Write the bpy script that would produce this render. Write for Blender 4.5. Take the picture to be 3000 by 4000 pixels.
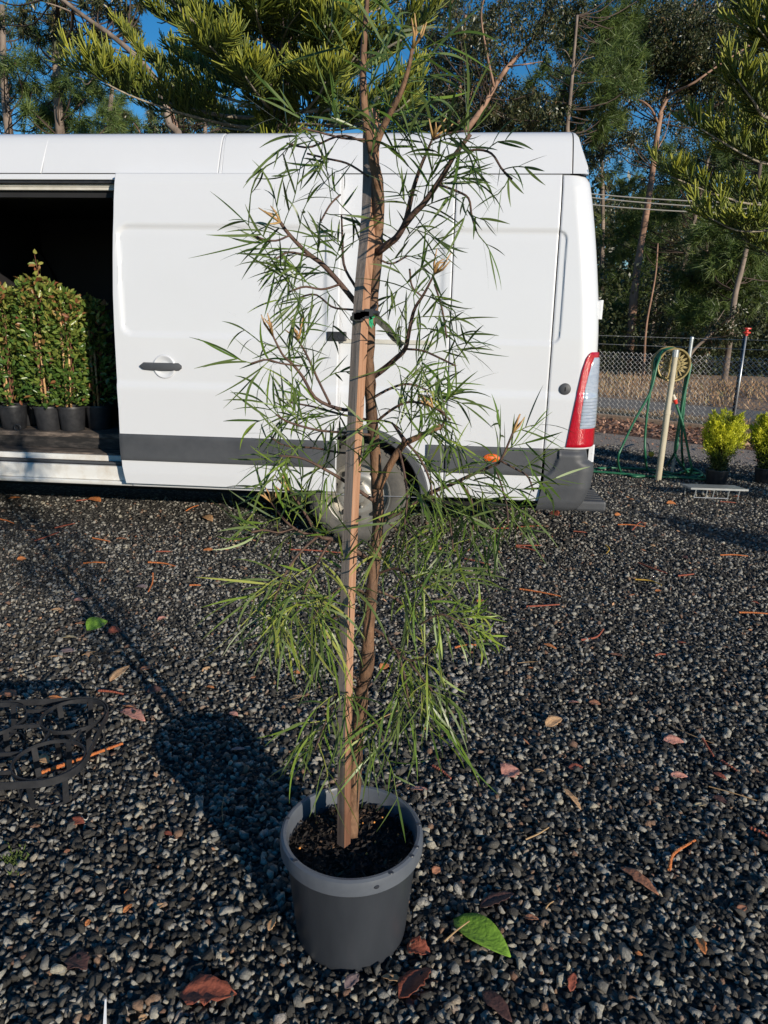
import bpy, bmesh, math, random
import numpy as np
from mathutils import Vector, Matrix

for o in list(bpy.data.objects):
    bpy.data.objects.remove(o, do_unlink=True)
S = bpy.context.scene
COL = S.collection
PI = math.pi
rnd = random.Random(7)
NR = np.random.default_rng(11)

# ------------------------------------------------------------------ camera
FPX, PITCH, ROLL, CAMH = 2750.0, math.radians(15), 0.02, 1.42
Fw = np.array([0, math.cos(PITCH), -math.sin(PITCH)])
Rt = np.array([1.0, 0, 0])
Up = np.array([0, math.sin(PITCH), math.cos(PITCH)])
CAM = np.array([0, 0, CAMH])
cam = bpy.data.cameras.new('camera')
cam.sensor_fit = 'HORIZONTAL'
cam.sensor_width = 36
cam.lens = FPX / 3000 * 36
cam.clip_start = 0.05
cam.clip_end = 2000
camo = bpy.data.objects.new('camera', cam)
COL.objects.link(camo)
cr, sr = math.cos(ROLL), math.sin(ROLL)
Rr = Rt * cr + Up * sr
Ur = -Rt * sr + Up * cr
camo.matrix_world = Matrix(((Rr[0], Ur[0], -Fw[0], 0), (Rr[1], Ur[1], -Fw[1], 0), (Rr[2], Ur[2], -Fw[2], CAMH), (0, 0, 0, 1)))
S.camera = camo
S.render.resolution_x, S.render.resolution_y = 768, 1024

# ------------------------------------------------------------------ sky and sun
SUN_EL, SUN_AZ = math.radians(15.5), math.radians(36)      # azimuth: from straight behind the camera towards the right
to_sun = Vector((math.sin(SUN_AZ) * math.cos(SUN_EL), -math.cos(SUN_AZ) * math.cos(SUN_EL), math.sin(SUN_EL)))
world = bpy.data.worlds.new('World')
S.world = world
world.use_nodes = True
wn, wl = world.node_tree.nodes, world.node_tree.links
wn.clear()
sky = wn.new('ShaderNodeTexSky')
sky.sky_type = 'NISHITA'
sky.sun_disc = False
sky.sun_elevation = SUN_EL
sky.sun_rotation = math.atan2(to_sun.x, to_sun.y)
sky.altitude = 50
sky.air_density = 1.0
sky.dust_density = 0.0
sky.ozone_density = 3.5
bg = wn.new('ShaderNodeBackground')
bg.inputs['Strength'].default_value = 0.112
wo = wn.new('ShaderNodeOutputWorld')
hs_ = wn.new('ShaderNodeHueSaturation')
hs_.inputs['Saturation'].default_value = 1.3
wl.new(sky.outputs[0], hs_.inputs['Color'])
wl.new(hs_.outputs[0], bg.inputs[0])
wl.new(bg.outputs[0], wo.inputs[0])
sun = bpy.data.lights.new('sun', 'SUN')
sun.energy = 5.0
sun.angle = math.radians(0.53)
sun.color = (1.0, 0.895, 0.745)
suno = bpy.data.objects.new('sun', sun)
COL.objects.link(suno)
suno.rotation_euler = to_sun.to_track_quat('Z', 'Y').to_euler()
suno.location = to_sun * 50
S.view_settings.view_transform = 'Standard'
S.view_settings.look = 'None'
S.view_settings.exposure = 0.0
S.view_settings.gamma = 1.0
S.view_settings.use_curve_mapping = False

# ------------------------------------------------------------------ pixel helpers (photo pixels, 3000 x 4000)
def ray(x, y):
    X, Y = x - 1500, y - 2000
    u = X * cr + Y * sr
    v = -X * sr + Y * cr
    return Fw + Rt * u / FPX - Up * v / FPX
def gnd(x, y, z=0.0):
    d = ray(x, y)
    return CAM + d * ((z - CAMH) / d[2])
def atY(x, y, Y):
    d = ray(x, y)
    return CAM + d * (Y / d[1])
def onplane(x, y, P0, n):
    d = ray(x, y)
    return CAM + d * (((np.asarray(P0) - CAM) @ n) / (d @ n))
def pxm(Y):                                   # metres per photo pixel at depth Y (about)
    return Y / math.cos(PITCH) / FPX

# ------------------------------------------------------------------ material factory
def nodes(name):
    m = bpy.data.materials.new(name)
    m.use_nodes = True
    nt = m.node_tree
    return m, nt.nodes, nt.links, nt.nodes['Principled BSDF']
def setp(b, k, v):
    if k in b.inputs:
        b.inputs[k].default_value = v
def ramp(N, stops):
    r = N.new('ShaderNodeValToRGB')
    e = r.color_ramp.elements
    while len(e) < len(stops):
        e.new(0.5)
    for i, (p, c) in enumerate(stops):
        e[i].position = p
        e[i].color = (*c, 1)
    return r
def mat(name, c1, c2=None, scale=8, rough=0.6, bump=0.0, bscale=None, detail=6, stretch=None, metal=0.0, coat=0.0, spec=None, coord='Object', lo=0.35, hi=0.65, trans=None, ior=None):
    m, N, L, b = nodes(name)
    setp(b, 'Roughness', rough)
    setp(b, 'Metallic', metal)
    setp(b, 'Coat Weight', coat)
    if spec is not None: setp(b, 'Specular IOR Level', spec)
    if trans: setp(b, 'Transmission Weight', trans)
    if c2 is None:
        setp(b, 'Base Color', (*c1, 1))
    tc = N.new('ShaderNodeTexCoord')
    mp = N.new('ShaderNodeMapping')
    L.new(tc.outputs[coord], mp.inputs[0])
    if stretch: mp.inputs['Scale'].default_value = stretch
    if c2 is not None:
        n = N.new('ShaderNodeTexNoise')
        n.inputs['Scale'].default_value = scale
        n.inputs['Detail'].default_value = detail
        n.inputs['Roughness'].default_value = 0.65
        L.new(mp.outputs[0], n.inputs['Vector'])
        r = ramp(N, [(lo, c1), (hi, c2)])
        L.new(n.outputs[0], r.inputs[0])
        L.new(r.outputs[0], b.inputs['Base Color'])
    if bump:
        n2 = N.new('ShaderNodeTexNoise')
        n2.inputs['Scale'].default_value = bscale or scale * 3
        n2.inputs['Detail'].default_value = 8
        L.new(mp.outputs[0], n2.inputs['Vector'])
        bp = N.new('ShaderNodeBump')
        bp.inputs['Strength'].default_value = bump
        bp.inputs['Distance'].default_value = 0.02
        L.new(n2.outputs[0], bp.inputs['Height'])
        L.new(bp.outputs[0], b.inputs['Normal'])
    return m
def leafmat(name, stops, rough=0.45, transl=0.25, tcol=None, objrand=False, back=None, spec=0.5):
    m, N, L, b = nodes(name)
    setp(b, 'Roughness', rough)
    setp(b, 'Specular IOR Level', spec)
    if objrand:
        a = N.new('ShaderNodeObjectInfo')
        src = a.outputs['Random']
    else:
        a = N.new('ShaderNodeAttribute')
        a.attribute_name = 'rnd'
        src = a.outputs['Fac']
    r = ramp(N, stops)
    L.new(src, r.inputs[0])
    col = r.outputs[0]
    if back:
        g = N.new('ShaderNodeNewGeometry')
        mx = N.new('ShaderNodeMix')
        mx.data_type = 'RGBA'
        L.new(g.outputs['Backfacing'], mx.inputs[0])
        L.new(col, mx.inputs[6])
        mx.inputs[7].default_value = (*back, 1)
        col = mx.outputs[2]
    L.new(col, b.inputs['Base Color'])
    if transl:
        t = N.new('ShaderNodeBsdfTranslucent')
        if tcol: t.inputs[0].default_value = (*tcol, 1)
        else: L.new(col, t.inputs[0])
        ms = N.new('ShaderNodeMixShader')
        ms.inputs[0].default_value = transl
        L.new(b.outputs[0], ms.inputs[1])
        L.new(t.outputs[0], ms.inputs[2])
        L.new(ms.outputs[0], N['Material Output'].inputs[0])
    return m

M = {}
def gravel_ground_mat():
    m, N, L, b = nodes('gravel_bed')
    tc = N.new('ShaderNodeTexCoord')
    v = N.new('ShaderNodeTexVoronoi'); v.inputs['Scale'].default_value = 55
    n = N.new('ShaderNodeTexNoise'); n.inputs['Scale'].default_value = 0.7; n.inputs['Detail'].default_value = 5
    L.new(tc.outputs['Object'], v.inputs['Vector']); L.new(tc.outputs['Object'], n.inputs['Vector'])
    sx = N.new('ShaderNodeSeparateColor'); L.new(v.outputs['Color'], sx.inputs[0])
    r = ramp(N, [(0.0, (0.012, 0.012, 0.012)), (0.55, (0.04, 0.04, 0.039)), (0.85, (0.11, 0.107, 0.1)), (1.0, (0.24, 0.23, 0.21))])
    L.new(sx.outputs[0], r.inputs[0])
    r2 = ramp(N, [(0.3, (0.75, 0.72, 0.68)), (0.7, (1.15, 1.12, 1.1))])
    L.new(n.outputs[0], r2.inputs[0])
    mx = N.new('ShaderNodeMix'); mx.data_type = 'RGBA'; mx.blend_type = 'MULTIPLY'; mx.inputs[0].default_value = 1
    L.new(r.outputs[0], mx.inputs[6]); L.new(r2.outputs[0], mx.inputs[7])
    L.new(mx.outputs[2], b.inputs['Base Color'])
    setp(b, 'Roughness', 0.85)
    bp = N.new('ShaderNodeBump'); bp.inputs['Strength'].default_value = 0.9; bp.inputs['Distance'].default_value = 0.02; bp.invert = True
    L.new(v.outputs['Distance'], bp.inputs['Height']); L.new(bp.outputs[0], b.inputs['Normal'])
    return m
def stone_mat():
    m, N, L, b = nodes('basalt_stone')
    oi = N.new('ShaderNodeObjectInfo')
    r = ramp(N, [(0.0, (0.02, 0.019, 0.017)), (0.35, (0.05, 0.047, 0.042)), (0.55, (0.108, 0.102, 0.09)), (0.68, (0.2, 0.195, 0.178)), (0.84, (0.36, 0.35, 0.32)),
                 (0.94, (0.42, 0.39, 0.31)), (0.965, (0.2, 0.11, 0.075)), (0.985, (0.27, 0.17, 0.11)), (1.0, (0.4, 0.39, 0.37))])
    L.new(oi.outputs['Random'], r.inputs[0])
    tc = N.new('ShaderNodeTexCoord')
    n = N.new('ShaderNodeTexNoise'); n.inputs['Scale'].default_value = 5; n.inputs['Detail'].default_value = 6; n.inputs['Roughness'].default_value = 0.75
    L.new(tc.outputs['Object'], n.inputs['Vector'])
    r2 = ramp(N, [(0.3, (0.55, 0.55, 0.56)), (0.7, (1.35, 1.33, 1.28))])
    L.new(n.outputs[0], r2.inputs[0])
    mx = N.new('ShaderNodeMix'); mx.data_type = 'RGBA'; mx.blend_type = 'MULTIPLY'; mx.inputs[0].default_value = 1
    L.new(r.outputs[0], mx.inputs[6]); L.new(r2.outputs[0], mx.inputs[7])
    L.new(mx.outputs[2], b.inputs['Base Color'])
    setp(b, 'Roughness', 0.7)
    bp = N.new('ShaderNodeBump'); bp.inputs['Strength'].default_value = 0.5; bp.inputs['Distance'].default_value = 0.05
    L.new(n.outputs[0], bp.inputs['Height']); L.new(bp.outputs[0], b.inputs['Normal'])
    return m
M['bed'] = gravel_ground_mat()
M['stone'] = stone_mat()
M['white'] = mat('white_paint', (0.655, 0.672, 0.705), (0.64, 0.655, 0.685), scale=1.6, rough=0.28, coat=0.35, bump=0.012, bscale=60)
M['sillwhite'] = mat('worn_white_paint', (0.72, 0.72, 0.70), (0.52, 0.45, 0.36), scale=9, rough=0.5, lo=0.45, hi=0.85)
M['cream'] = mat('door_rail', (0.62, 0.6, 0.54), (0.5, 0.48, 0.42), scale=12, rough=0.5)
M['greyplastic'] = mat('dark_grey_plastic', (0.052, 0.056, 0.064), (0.075, 0.079, 0.087), scale=5, rough=0.55, bump=0.06, bscale=260)
M['blackplastic'] = mat('black_plastic', (0.016, 0.017, 0.02), (0.03, 0.031, 0.035), scale=30, rough=0.45, bump=0.03, bscale=120)
M['rubber'] = mat('tyre_rubber', (0.075, 0.072, 0.067), (0.12, 0.112, 0.1), scale=14, rough=0.85, bump=0.1, bscale=90)
M['steel'] = mat('wheel_steel', (0.5, 0.48, 0.44), (0.36, 0.34, 0.3), scale=10, rough=0.42, metal=0.7)
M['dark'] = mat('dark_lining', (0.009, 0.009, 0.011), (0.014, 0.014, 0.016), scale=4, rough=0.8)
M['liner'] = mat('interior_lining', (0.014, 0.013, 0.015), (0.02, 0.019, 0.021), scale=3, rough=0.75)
M['underbody'] = mat('underbody', (0.005, 0.005, 0.0055), rough=0.9)
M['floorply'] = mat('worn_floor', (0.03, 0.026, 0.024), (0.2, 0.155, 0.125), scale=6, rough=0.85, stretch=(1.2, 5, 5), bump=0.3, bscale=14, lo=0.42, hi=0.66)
M['red'] = mat('red_lens', (0.5, 0.004, 0.02), (0.36, 0.003, 0.014), scale=70, rough=0.16, coat=0.8, bump=0.25, bscale=130)
M['clear'] = mat('clear_lens', (0.42, 0.47, 0.55), (0.28, 0.34, 0.44), scale=20, rough=0.12, coat=0.8, stretch=(1, 1, 4))
M['orange_lens'] = mat('orange_lens', (0.85, 0.16, 0.01), (0.7, 0.1, 0.01), scale=120, rough=0.25, coat=0.5, bump=0.3, bscale=200)
M['glass'] = mat('van_glass', (0.02, 0.025, 0.03), rough=0.05, coat=1.0)
M['pot'] = mat('grey_pot', (0.02, 0.023, 0.029), (0.036, 0.041, 0.05), scale=3.5, rough=0.42, bump=0.04, bscale=40, stretch=(1, 1, 0.35))
M['potrim'] = mat('grey_pot_rim', (0.085, 0.096, 0.115), (0.12, 0.133, 0.155), scale=5, rough=0.4, bump=0.02, bscale=60)  # lighter than the pot wall: the rim's sunlit look put into its colour
M['spot'] = mat('wet_spot', (0.03, 0.033, 0.042), rough=0.3)
M['soil'] = mat('potting_soil', (0.006, 0.004, 0.003), (0.03, 0.019, 0.012), scale=40, rough=0.9, bump=0.9, bscale=70)
M['chip'] = leafmat('bark_chips', [(0, (0.008, 0.006, 0.005)), (0.6, (0.03, 0.018, 0.012)), (0.85, (0.08, 0.045, 0.025)), (1, (0.22, 0.13, 0.07))], rough=0.8, transl=0)
M['bead'] = mat('fertiliser_bead', (0.75, 0.3, 0.06), rough=0.4)
M['bark'] = mat('tree_bark', (0.075, 0.042, 0.026), (0.27, 0.145, 0.078), scale=22, rough=0.75, bump=0.5, bscale=60, stretch=(1, 1, 0.5))
M['twig'] = mat('brown_twig', (0.05, 0.026, 0.022), (0.13, 0.075, 0.05), scale=30, rough=0.7, bump=0.3, bscale=90)
M['shoot'] = mat('new_shoot', (0.42, 0.23, 0.1), (0.5, 0.33, 0.13), scale=40, rough=0.6)
M['stake'] = None
def stake_mat():
    m, N, L, b = nodes('weathered_hardwood')
    tc = N.new('ShaderNodeTexCoord')
    mp = N.new('ShaderNodeMapping'); mp.inputs['Scale'].default_value = (60, 60, 2.2)
    L.new(tc.outputs['Object'], mp.inputs[0])
    n = N.new('ShaderNodeTexNoise'); n.inputs['Scale'].default_value = 2; n.inputs['Detail'].default_value = 9; n.inputs['Roughness'].default_value = 0.7
    L.new(mp.outputs[0], n.inputs['Vector'])
    sunward = ramp(N, [(0.25, (0.22, 0.1, 0.05)), (0.5, (0.42, 0.215, 0.12)), (0.75, (0.52, 0.31, 0.2))])
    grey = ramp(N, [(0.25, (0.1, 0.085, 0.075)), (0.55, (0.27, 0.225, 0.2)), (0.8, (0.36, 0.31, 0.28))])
    L.new(n.outputs[0], sunward.inputs[0]); L.new(n.outputs[0], grey.inputs[0])
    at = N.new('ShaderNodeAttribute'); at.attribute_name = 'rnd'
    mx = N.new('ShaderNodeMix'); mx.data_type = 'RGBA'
    L.new(at.outputs['Fac'], mx.inputs[0]); L.new(sunward.outputs[0], mx.inputs[6]); L.new(grey.outputs[0], mx.inputs[7])  # grey ramp holds weathering and the shade of faces turned from the sun
    # darker towards the foot
    sp = N.new('ShaderNodeSeparateXYZ'); L.new(tc.outputs['Object'], sp.inputs[0])
    n3 = N.new('ShaderNodeTexNoise'); n3.inputs['Scale'].default_value = 9; n3.inputs['Detail'].default_value = 5
    L.new(tc.outputs['Object'], n3.inputs['Vector'])
    ad = N.new('ShaderNodeMath'); ad.operation = 'MULTIPLY_ADD'; ad.inputs[1].default_value = 0.5
    L.new(n3.outputs[0], ad.inputs[0]); L.new(sp.outputs[2], ad.inputs[2])
    wr = ramp(N, [(0.62, (0.4, 0.33, 0.3)), (0.95, (1, 1, 1))])
    L.new(ad.outputs[0], wr.inputs[0])
    m2 = N.new('ShaderNodeMix'); m2.data_type = 'RGBA'; m2.blend_type = 'MULTIPLY'; m2.inputs[0].default_value = 1
    L.new(mx.outputs[2], m2.inputs[6]); L.new(wr.outputs[0], m2.inputs[7])
    L.new(m2.outputs[2], b.inputs['Base Color'])
    setp(b, 'Roughness', 0.8)
    bp = N.new('ShaderNodeBump'); bp.inputs['Strength'].default_value = 0.5; bp.inputs['Distance'].default_value = 0.004
    L.new(n.outputs[0], bp.inputs['Height']); L.new(bp.outputs[0], b.inputs['Normal'])
    return m
M['stake'] = stake_mat()
M['strap'] = mat('weathered_strap', (0.06, 0.062, 0.055), (0.12, 0.12, 0.1), scale=30, rough=0.7, bump=0.3, bscale=80)
M['greentape'] = mat('green_tape', (0.02, 0.36, 0.17), rough=0.5)
M['grevillea'] = leafmat('grevillea_leaf', [(0, (0.045, 0.075, 0.02)), (0.4, (0.075, 0.135, 0.025)), (0.65, (0.13, 0.22, 0.032)), (0.85, (0.22, 0.29, 0.045)), (1, (0.34, 0.36, 0.08))], rough=0.36, transl=0.22, back=(0.12, 0.17, 0.05), spec=0.4)
M['grevillea_young'] = leafmat('young_leaf', [(0, (0.16, 0.28, 0.03)), (1, (0.3, 0.4, 0.06))], rough=0.35, transl=0.3)  # brighter green leaves of one young side shoot
M['lilly'] = leafmat('lilly_leaf', [(0, (0.045, 0.1, 0.025)), (0.35, (0.085, 0.16, 0.032)), (0.65, (0.17, 0.23, 0.045)), (0.9, (0.32, 0.32, 0.08)), (0.95, (0.3, 0.16, 0.06)), (1, (0.26, 0.08, 0.05))], rough=0.32, transl=0.2)
M['bamboo'] = mat('bamboo', (0.62, 0.4, 0.2), (0.5, 0.29, 0.13), scale=20, rough=0.6)
M['redstem'] = mat('red_stem', (0.2, 0.08, 0.05), rough=0.7)
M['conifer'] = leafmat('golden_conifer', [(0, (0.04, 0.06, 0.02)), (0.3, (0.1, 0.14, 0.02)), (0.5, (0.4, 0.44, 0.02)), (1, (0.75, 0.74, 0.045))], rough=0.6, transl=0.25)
M['araucaria'] = leafmat('araucaria_leaf', [(0, (0.03, 0.05, 0.012)), (0.4, (0.08, 0.115, 0.018)), (0.75, (0.19, 0.22, 0.028)), (1, (0.36, 0.36, 0.04))], rough=0.5, transl=0.1)
M['bank'] = mat('bank_soil', (0.3, 0.19, 0.12), (0.42, 0.29, 0.18), scale=2.2, rough=0.95, bump=0.6, bscale=20)
M['arabark'] = mat('pale_bark', (0.2, 0.165, 0.12), (0.42, 0.37, 0.29), scale=30, rough=0.8, bump=0.4, bscale=80)
M['aratrunk'] = mat('dark_rough_bark', (0.02, 0.014, 0.012), (0.09, 0.06, 0.048), scale=9, rough=0.9, bump=1.0, bscale=25, stretch=(1, 1, 2.5))
M['pine'] = leafmat('pine_needle', [(0, (0.04, 0.07, 0.02)), (0.6, (0.1, 0.155, 0.035)), (1, (0.2, 0.25, 0.06))], rough=0.5, transl=0.15)
M['euc'] = leafmat('gum_leaf', [(0, (0.025, 0.036, 0.014)), (0.6, (0.055, 0.068, 0.026)), (0.93, (0.11, 0.11, 0.042)), (1, (0.2, 0.12, 0.05))], rough=0.4, transl=0.12)
M['pinetrunk'] = mat('orange_trunk', (0.15, 0.085, 0.055), (0.42, 0.25, 0.17), scale=2.5, rough=0.85, bump=0.6, bscale=10, stretch=(1, 1, 0.6))
M['greytrunk'] = mat('grey_trunk', (0.1, 0.075, 0.06), (0.32, 0.25, 0.2), scale=3, rough=0.85, bump=0.5, bscale=10, stretch=(1, 1, 0.5))
M['galv'] = mat('galvanised_wire', (0.55, 0.54, 0.51), (0.45, 0.44, 0.41), scale=20, rough=0.5, metal=0.1)
M['galvpipe'] = mat('galvanised_pipe', (0.55, 0.57, 0.58), (0.44, 0.46, 0.47), scale=14, rough=0.35, metal=0.6)
M['palepost'] = mat('pale_timber_post', (0.55, 0.5, 0.38), (0.42, 0.37, 0.26), scale=9, rough=0.75, bump=0.3, bscale=30, stretch=(1, 1, 0.2))
M['gold'] = mat('faded_gold_alloy', (0.38, 0.3, 0.13), (0.26, 0.2, 0.08), scale=25, rough=0.55, metal=0.25, bump=0.15, bscale=60)
M['hose'] = mat('green_hose', (0.012, 0.1, 0.05), (0.03, 0.16, 0.085), scale=12, rough=0.4)
M['brass'] = mat('pale_fitting', (0.6, 0.55, 0.45), rough=0.5)
M['redplastic'] = mat('red_plastic', (0.62, 0.03, 0.02), (0.7, 0.06, 0.04), scale=40, rough=0.4)
M['yellowplastic'] = mat('yellow_plastic', (0.6, 0.36, 0.03), rough=0.5)
M['sleeper'] = mat('timber_edge', (0.42, 0.31, 0.22), (0.3, 0.2, 0.13), scale=5, rough=0.85, bump=0.4, bscale=20)
M['mulch'] = leafmat('mulch_flakes', [(0, (0.15, 0.075, 0.05)), (0.5, (0.38, 0.2, 0.13)), (1, (0.58, 0.37, 0.26))], rough=0.85, transl=0)
M['mulchbed'] = mat('mulch_bed', (0.08, 0.045, 0.03), (0.26, 0.14, 0.09), scale=18, rough=0.9, bump=1, bscale=40)
M['palegravel'] = mat('pale_gravel', (0.19, 0.16, 0.135), (0.44, 0.37, 0.31), scale=45, rough=0.9, bump=1, bscale=60)
M['road'] = mat('old_asphalt', (0.17, 0.155, 0.14), (0.24, 0.22, 0.195), scale=14, rough=0.9, bump=0.2, bscale=90)
M['drygrass'] = leafmat('dry_grass', [(0, (0.26, 0.16, 0.09)), (0.5, (0.45, 0.29, 0.17)), (0.9, (0.55, 0.4, 0.24)), (1, (0.2, 0.22, 0.07))], rough=0.8, transl=0.2)
M['drysoil'] = mat('dry_verge', (0.22, 0.15, 0.08), (0.34, 0.25, 0.13), scale=2.2, rough=0.95, bump=0.6, bscale=20)
M['forestfloor'] = mat('forest_floor', (0.04, 0.028, 0.018), (0.11, 0.075, 0.045), scale=1.5, rough=0.95, bump=0.7, bscale=9)
M['limbbark'] = mat('shaded_limb', (0.035, 0.025, 0.02), (0.1, 0.068, 0.05), scale=3, rough=0.9)
M['riser'] = mat('scuffed_step', (0.012, 0.011, 0.011), (0.07, 0.06, 0.055), scale=9, rough=0.8, stretch=(1, 4, 4), lo=0.45, hi=0.75)
M['wire'] = mat('power_cable', (0.4, 0.38, 0.34), rough=0.6)
M['moss'] = mat('moss', (0.06, 0.1, 0.02), (0.1, 0.13, 0.03), scale=60, rough=0.9)
def littermat(name, a, b_, vein=0.0):
    return mat(name, a, b_, scale=45, rough=0.7, bump=0.3, bscale=80, lo=0.3, hi=0.7)
LIT = {'tan': littermat('dry_tan_leaf', (0.52, 0.28, 0.13), (0.6, 0.39, 0.21)), 'orange': littermat('dry_orange_leaf', (0.62, 0.24, 0.08), (0.48, 0.16, 0.05)),
       'brown': littermat('dry_brown_leaf', (0.26, 0.11, 0.06), (0.4, 0.18, 0.1)), 'redbrown': littermat('red_brown_leaf', (0.2, 0.05, 0.03), (0.34, 0.095, 0.05)),
       'salmon': littermat('salmon_leaf', (0.58, 0.29, 0.22), (0.46, 0.19, 0.14)), 'dark': littermat('dark_leaf', (0.05, 0.022, 0.02), (0.11, 0.05, 0.04)),
       'pale': littermat('pale_leaf', (0.5, 0.42, 0.26), (0.42, 0.33, 0.18)), 'grey': littermat('grey_leaf', (0.26, 0.2, 0.19), (0.18, 0.12, 0.12)),
       'green': littermat('green_leaf', (0.13, 0.26, 0.02), (0.2, 0.36, 0.035))}
TWG = {'orange': mat('orange_twig', (0.66, 0.22, 0.055), (0.46, 0.12, 0.04), scale=160, rough=0.75, bump=0.6, bscale=200),
       'red': mat('rust_twig', (0.42, 0.12, 0.065), (0.28, 0.065, 0.04), scale=160, rough=0.75, bump=0.6, bscale=200),
       'yellow': mat('yellow_twig', (0.5, 0.32, 0.04), (0.4, 0.24, 0.04), scale=160, rough=0.75, bump=0.6, bscale=200),
       'straw': mat('straw', (0.48, 0.32, 0.16), (0.36, 0.22, 0.1), scale=60, rough=0.7)}

# ------------------------------------------------------------------ object helpers
def tag(o, label=None, cat=None, group=None, kind=None):
    if label: o['label'] = label
    if cat: o['category'] = cat
    if group: o['group'] = group
    if kind: o['kind'] = kind
    return o
def empty(name, loc, label, cat, group=None):
    o = bpy.data.objects.new(name, None)
    o.empty_display_size = 0.1
    o.location = tuple(float(c) for c in loc)
    COL.objects.link(o)
    return tag(o, label, cat, group)
def origin(o):
    p = Vector((0, 0, 0))
    while o is not None:
        p = p + o.location
        o = o.parent
    return p
class MB:
    def __init__(self):
        self.v, self.f, self.m, self.r = [], [], [], []
    def add(self, V, F, mi=0, r=None):
        n = len(self.v)
        self.v.extend([tuple(map(float, p)) for p in V])
        self.f.extend([tuple(i + n for i in q) for q in F])
        self.m.extend([mi] * len(F))
        self.r.extend([0.0 if r is None else r] * len(V))
        return self
    def box(self, lo, hi, fn=None, mi=0):
        (x0, y0, z0), (x1, y1, z1) = lo, hi
        V = [(x0, y0, z0), (x1, y0, z0), (x1, y1, z0), (x0, y1, z0), (x0, y0, z1), (x1, y0, z1), (x1, y1, z1), (x0, y1, z1)]
        if fn: V = [fn(*p) for p in V]
        return self.add(V, [(0, 3, 2, 1), (4, 5, 6, 7), (0, 1, 5, 4), (1, 2, 6, 5), (2, 3, 7, 6), (3, 0, 4, 7)], mi)
    def tube(self, pts, rad, n=8, cap=True, mi=0, r=None):
        P = [Vector(tuple(map(float, p))) for p in pts]
        k = len(P)
        R = rad if hasattr(rad, '__len__') else [rad] * k
        V, F = [], []
        t0 = (P[1] - P[0]).normalized()
        a = Vector((0, 0, 1)) if abs(t0.z) < 0.9 else Vector((1, 0, 0))
        nrm = t0.cross(a).normalized()
        for i in range(k):
            t = (P[min(i + 1, k - 1)] - P[max(i - 1, 0)])
            if t.length < 1e-9: t = t0
            t.normalize()
            nrm = (nrm - t * nrm.dot(t))
            if nrm.length < 1e-6: nrm = t.orthogonal()
            nrm.normalize()
            b = t.cross(nrm)
            for j in range(n):
                c, s = math.cos(2 * PI * j / n), math.sin(2 * PI * j / n)
                V.append(P[i] + (nrm * c + b * s) * R[i])
        for i in range(k - 1):
            for j in range(n):
                F.append((i * n + j, i * n + (j + 1) % n, (i + 1) * n + (j + 1) % n, (i + 1) * n + j))
        if cap:
            F.append(tuple(range(n - 1, -1, -1)))
            F.append(tuple((k - 1) * n + j for j in range(n)))
        return self.add(V, F, mi, r)
    def lathe(self, prof, n=32, fn=None, mi=0, closed=False, a0=0, a1=2 * PI):
        full = abs(a1 - a0 - 2 * PI) < 1e-6
        V, F = [], []
        cols = n if full else n + 1
        for j in range(cols):
            a = a0 + (a1 - a0) * j / n
            for (r, z) in prof:
                p = (r * math.cos(a), r * math.sin(a), z)
                V.append(fn(*p) if fn else p)
        k = len(prof)
        for j in range(n):
            j2 = (j + 1) % cols
            for i in range(k - 1 + (1 if closed else 0)):
                i2 = (i + 1) % k
                F.append((j * k + i, j2 * k + i, j2 * k + i2, j * k + i2))
        return self.add(V, F, mi)
    def disc(self, c, nx, ny, r, n=24, mi=0):
        c, nx, ny = map(lambda q: Vector(tuple(map(float, q))), (c, nx, ny))
        return self.add([c + nx * (r * math.cos(2 * PI * i / n)) + ny * (r * math.sin(2 * PI * i / n)) for i in range(n)], [tuple(range(n))], mi)
    def build(self, name, mats, parent=None, smooth=False, bevel=0.0):
        me = bpy.data.meshes.new(name)
        off = origin(parent) if parent else Vector((0, 0, 0))
        me.from_pydata([(p[0] - off.x, p[1] - off.y, p[2] - off.z) for p in self.v], [], self.f)
        for m in (mats if isinstance(mats, (list, tuple)) else [mats]):
            me.materials.append(m)
        if any(self.m): me.polygons.foreach_set('material_index', self.m)
        if any(self.r):
            at = me.attributes.new('rnd', 'FLOAT', 'POINT')
            at.data.foreach_set('value', self.r)
        if smooth:
            me.polygons.foreach_set('use_smooth', [True] * len(me.polygons))
        me.update()
        o = bpy.data.objects.new(name, me)
        COL.objects.link(o)
        if parent: o.parent = parent
        if smooth == 'auto':
            smooth_by_angle(me, 40)
        if bevel:
            md = o.modifiers.new('bevel', 'BEVEL'); md.width = bevel; md.segments = 2; md.limit_method = 'ANGLE'
        return o
def smooth_by_angle(me, deg):
    bm = bmesh.new(); bm.from_mesh(me)
    for e in bm.edges:
        if len(e.link_faces) == 2 and e.calc_face_angle(0) > math.radians(deg): e.smooth = False
    bm.to_mesh(me); bm.free()
def fast(name, V, F, mat_, parent=None, r=None, smooth=False):
    V = np.asarray(V, dtype=np.float32); F = np.asarray(F, dtype=np.int32)
    if parent is not None: V = V - np.array(origin(parent), dtype=np.float32)
    me = bpy.data.meshes.new(name)
    k = F.shape[1]
    me.vertices.add(len(V)); me.vertices.foreach_set('co', V.ravel())
    me.loops.add(F.size); me.loops.foreach_set('vertex_index', F.ravel())
    me.polygons.add(len(F)); me.polygons.foreach_set('loop_start', np.arange(0, F.size, k, dtype=np.int32))
    me.materials.append(mat_)
    if r is not None:
        at = me.attributes.new('rnd', 'FLOAT', 'POINT'); at.data.foreach_set('value', np.asarray(r, dtype=np.float32))
    if smooth: me.polygons.foreach_set('use_smooth', np.ones(len(F), dtype=bool))
    me.update(calc_edges=True); me.validate()
    o = bpy.data.objects.new(name, me); COL.objects.link(o)
    if parent is not None: o.parent = parent
    return o
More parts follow.
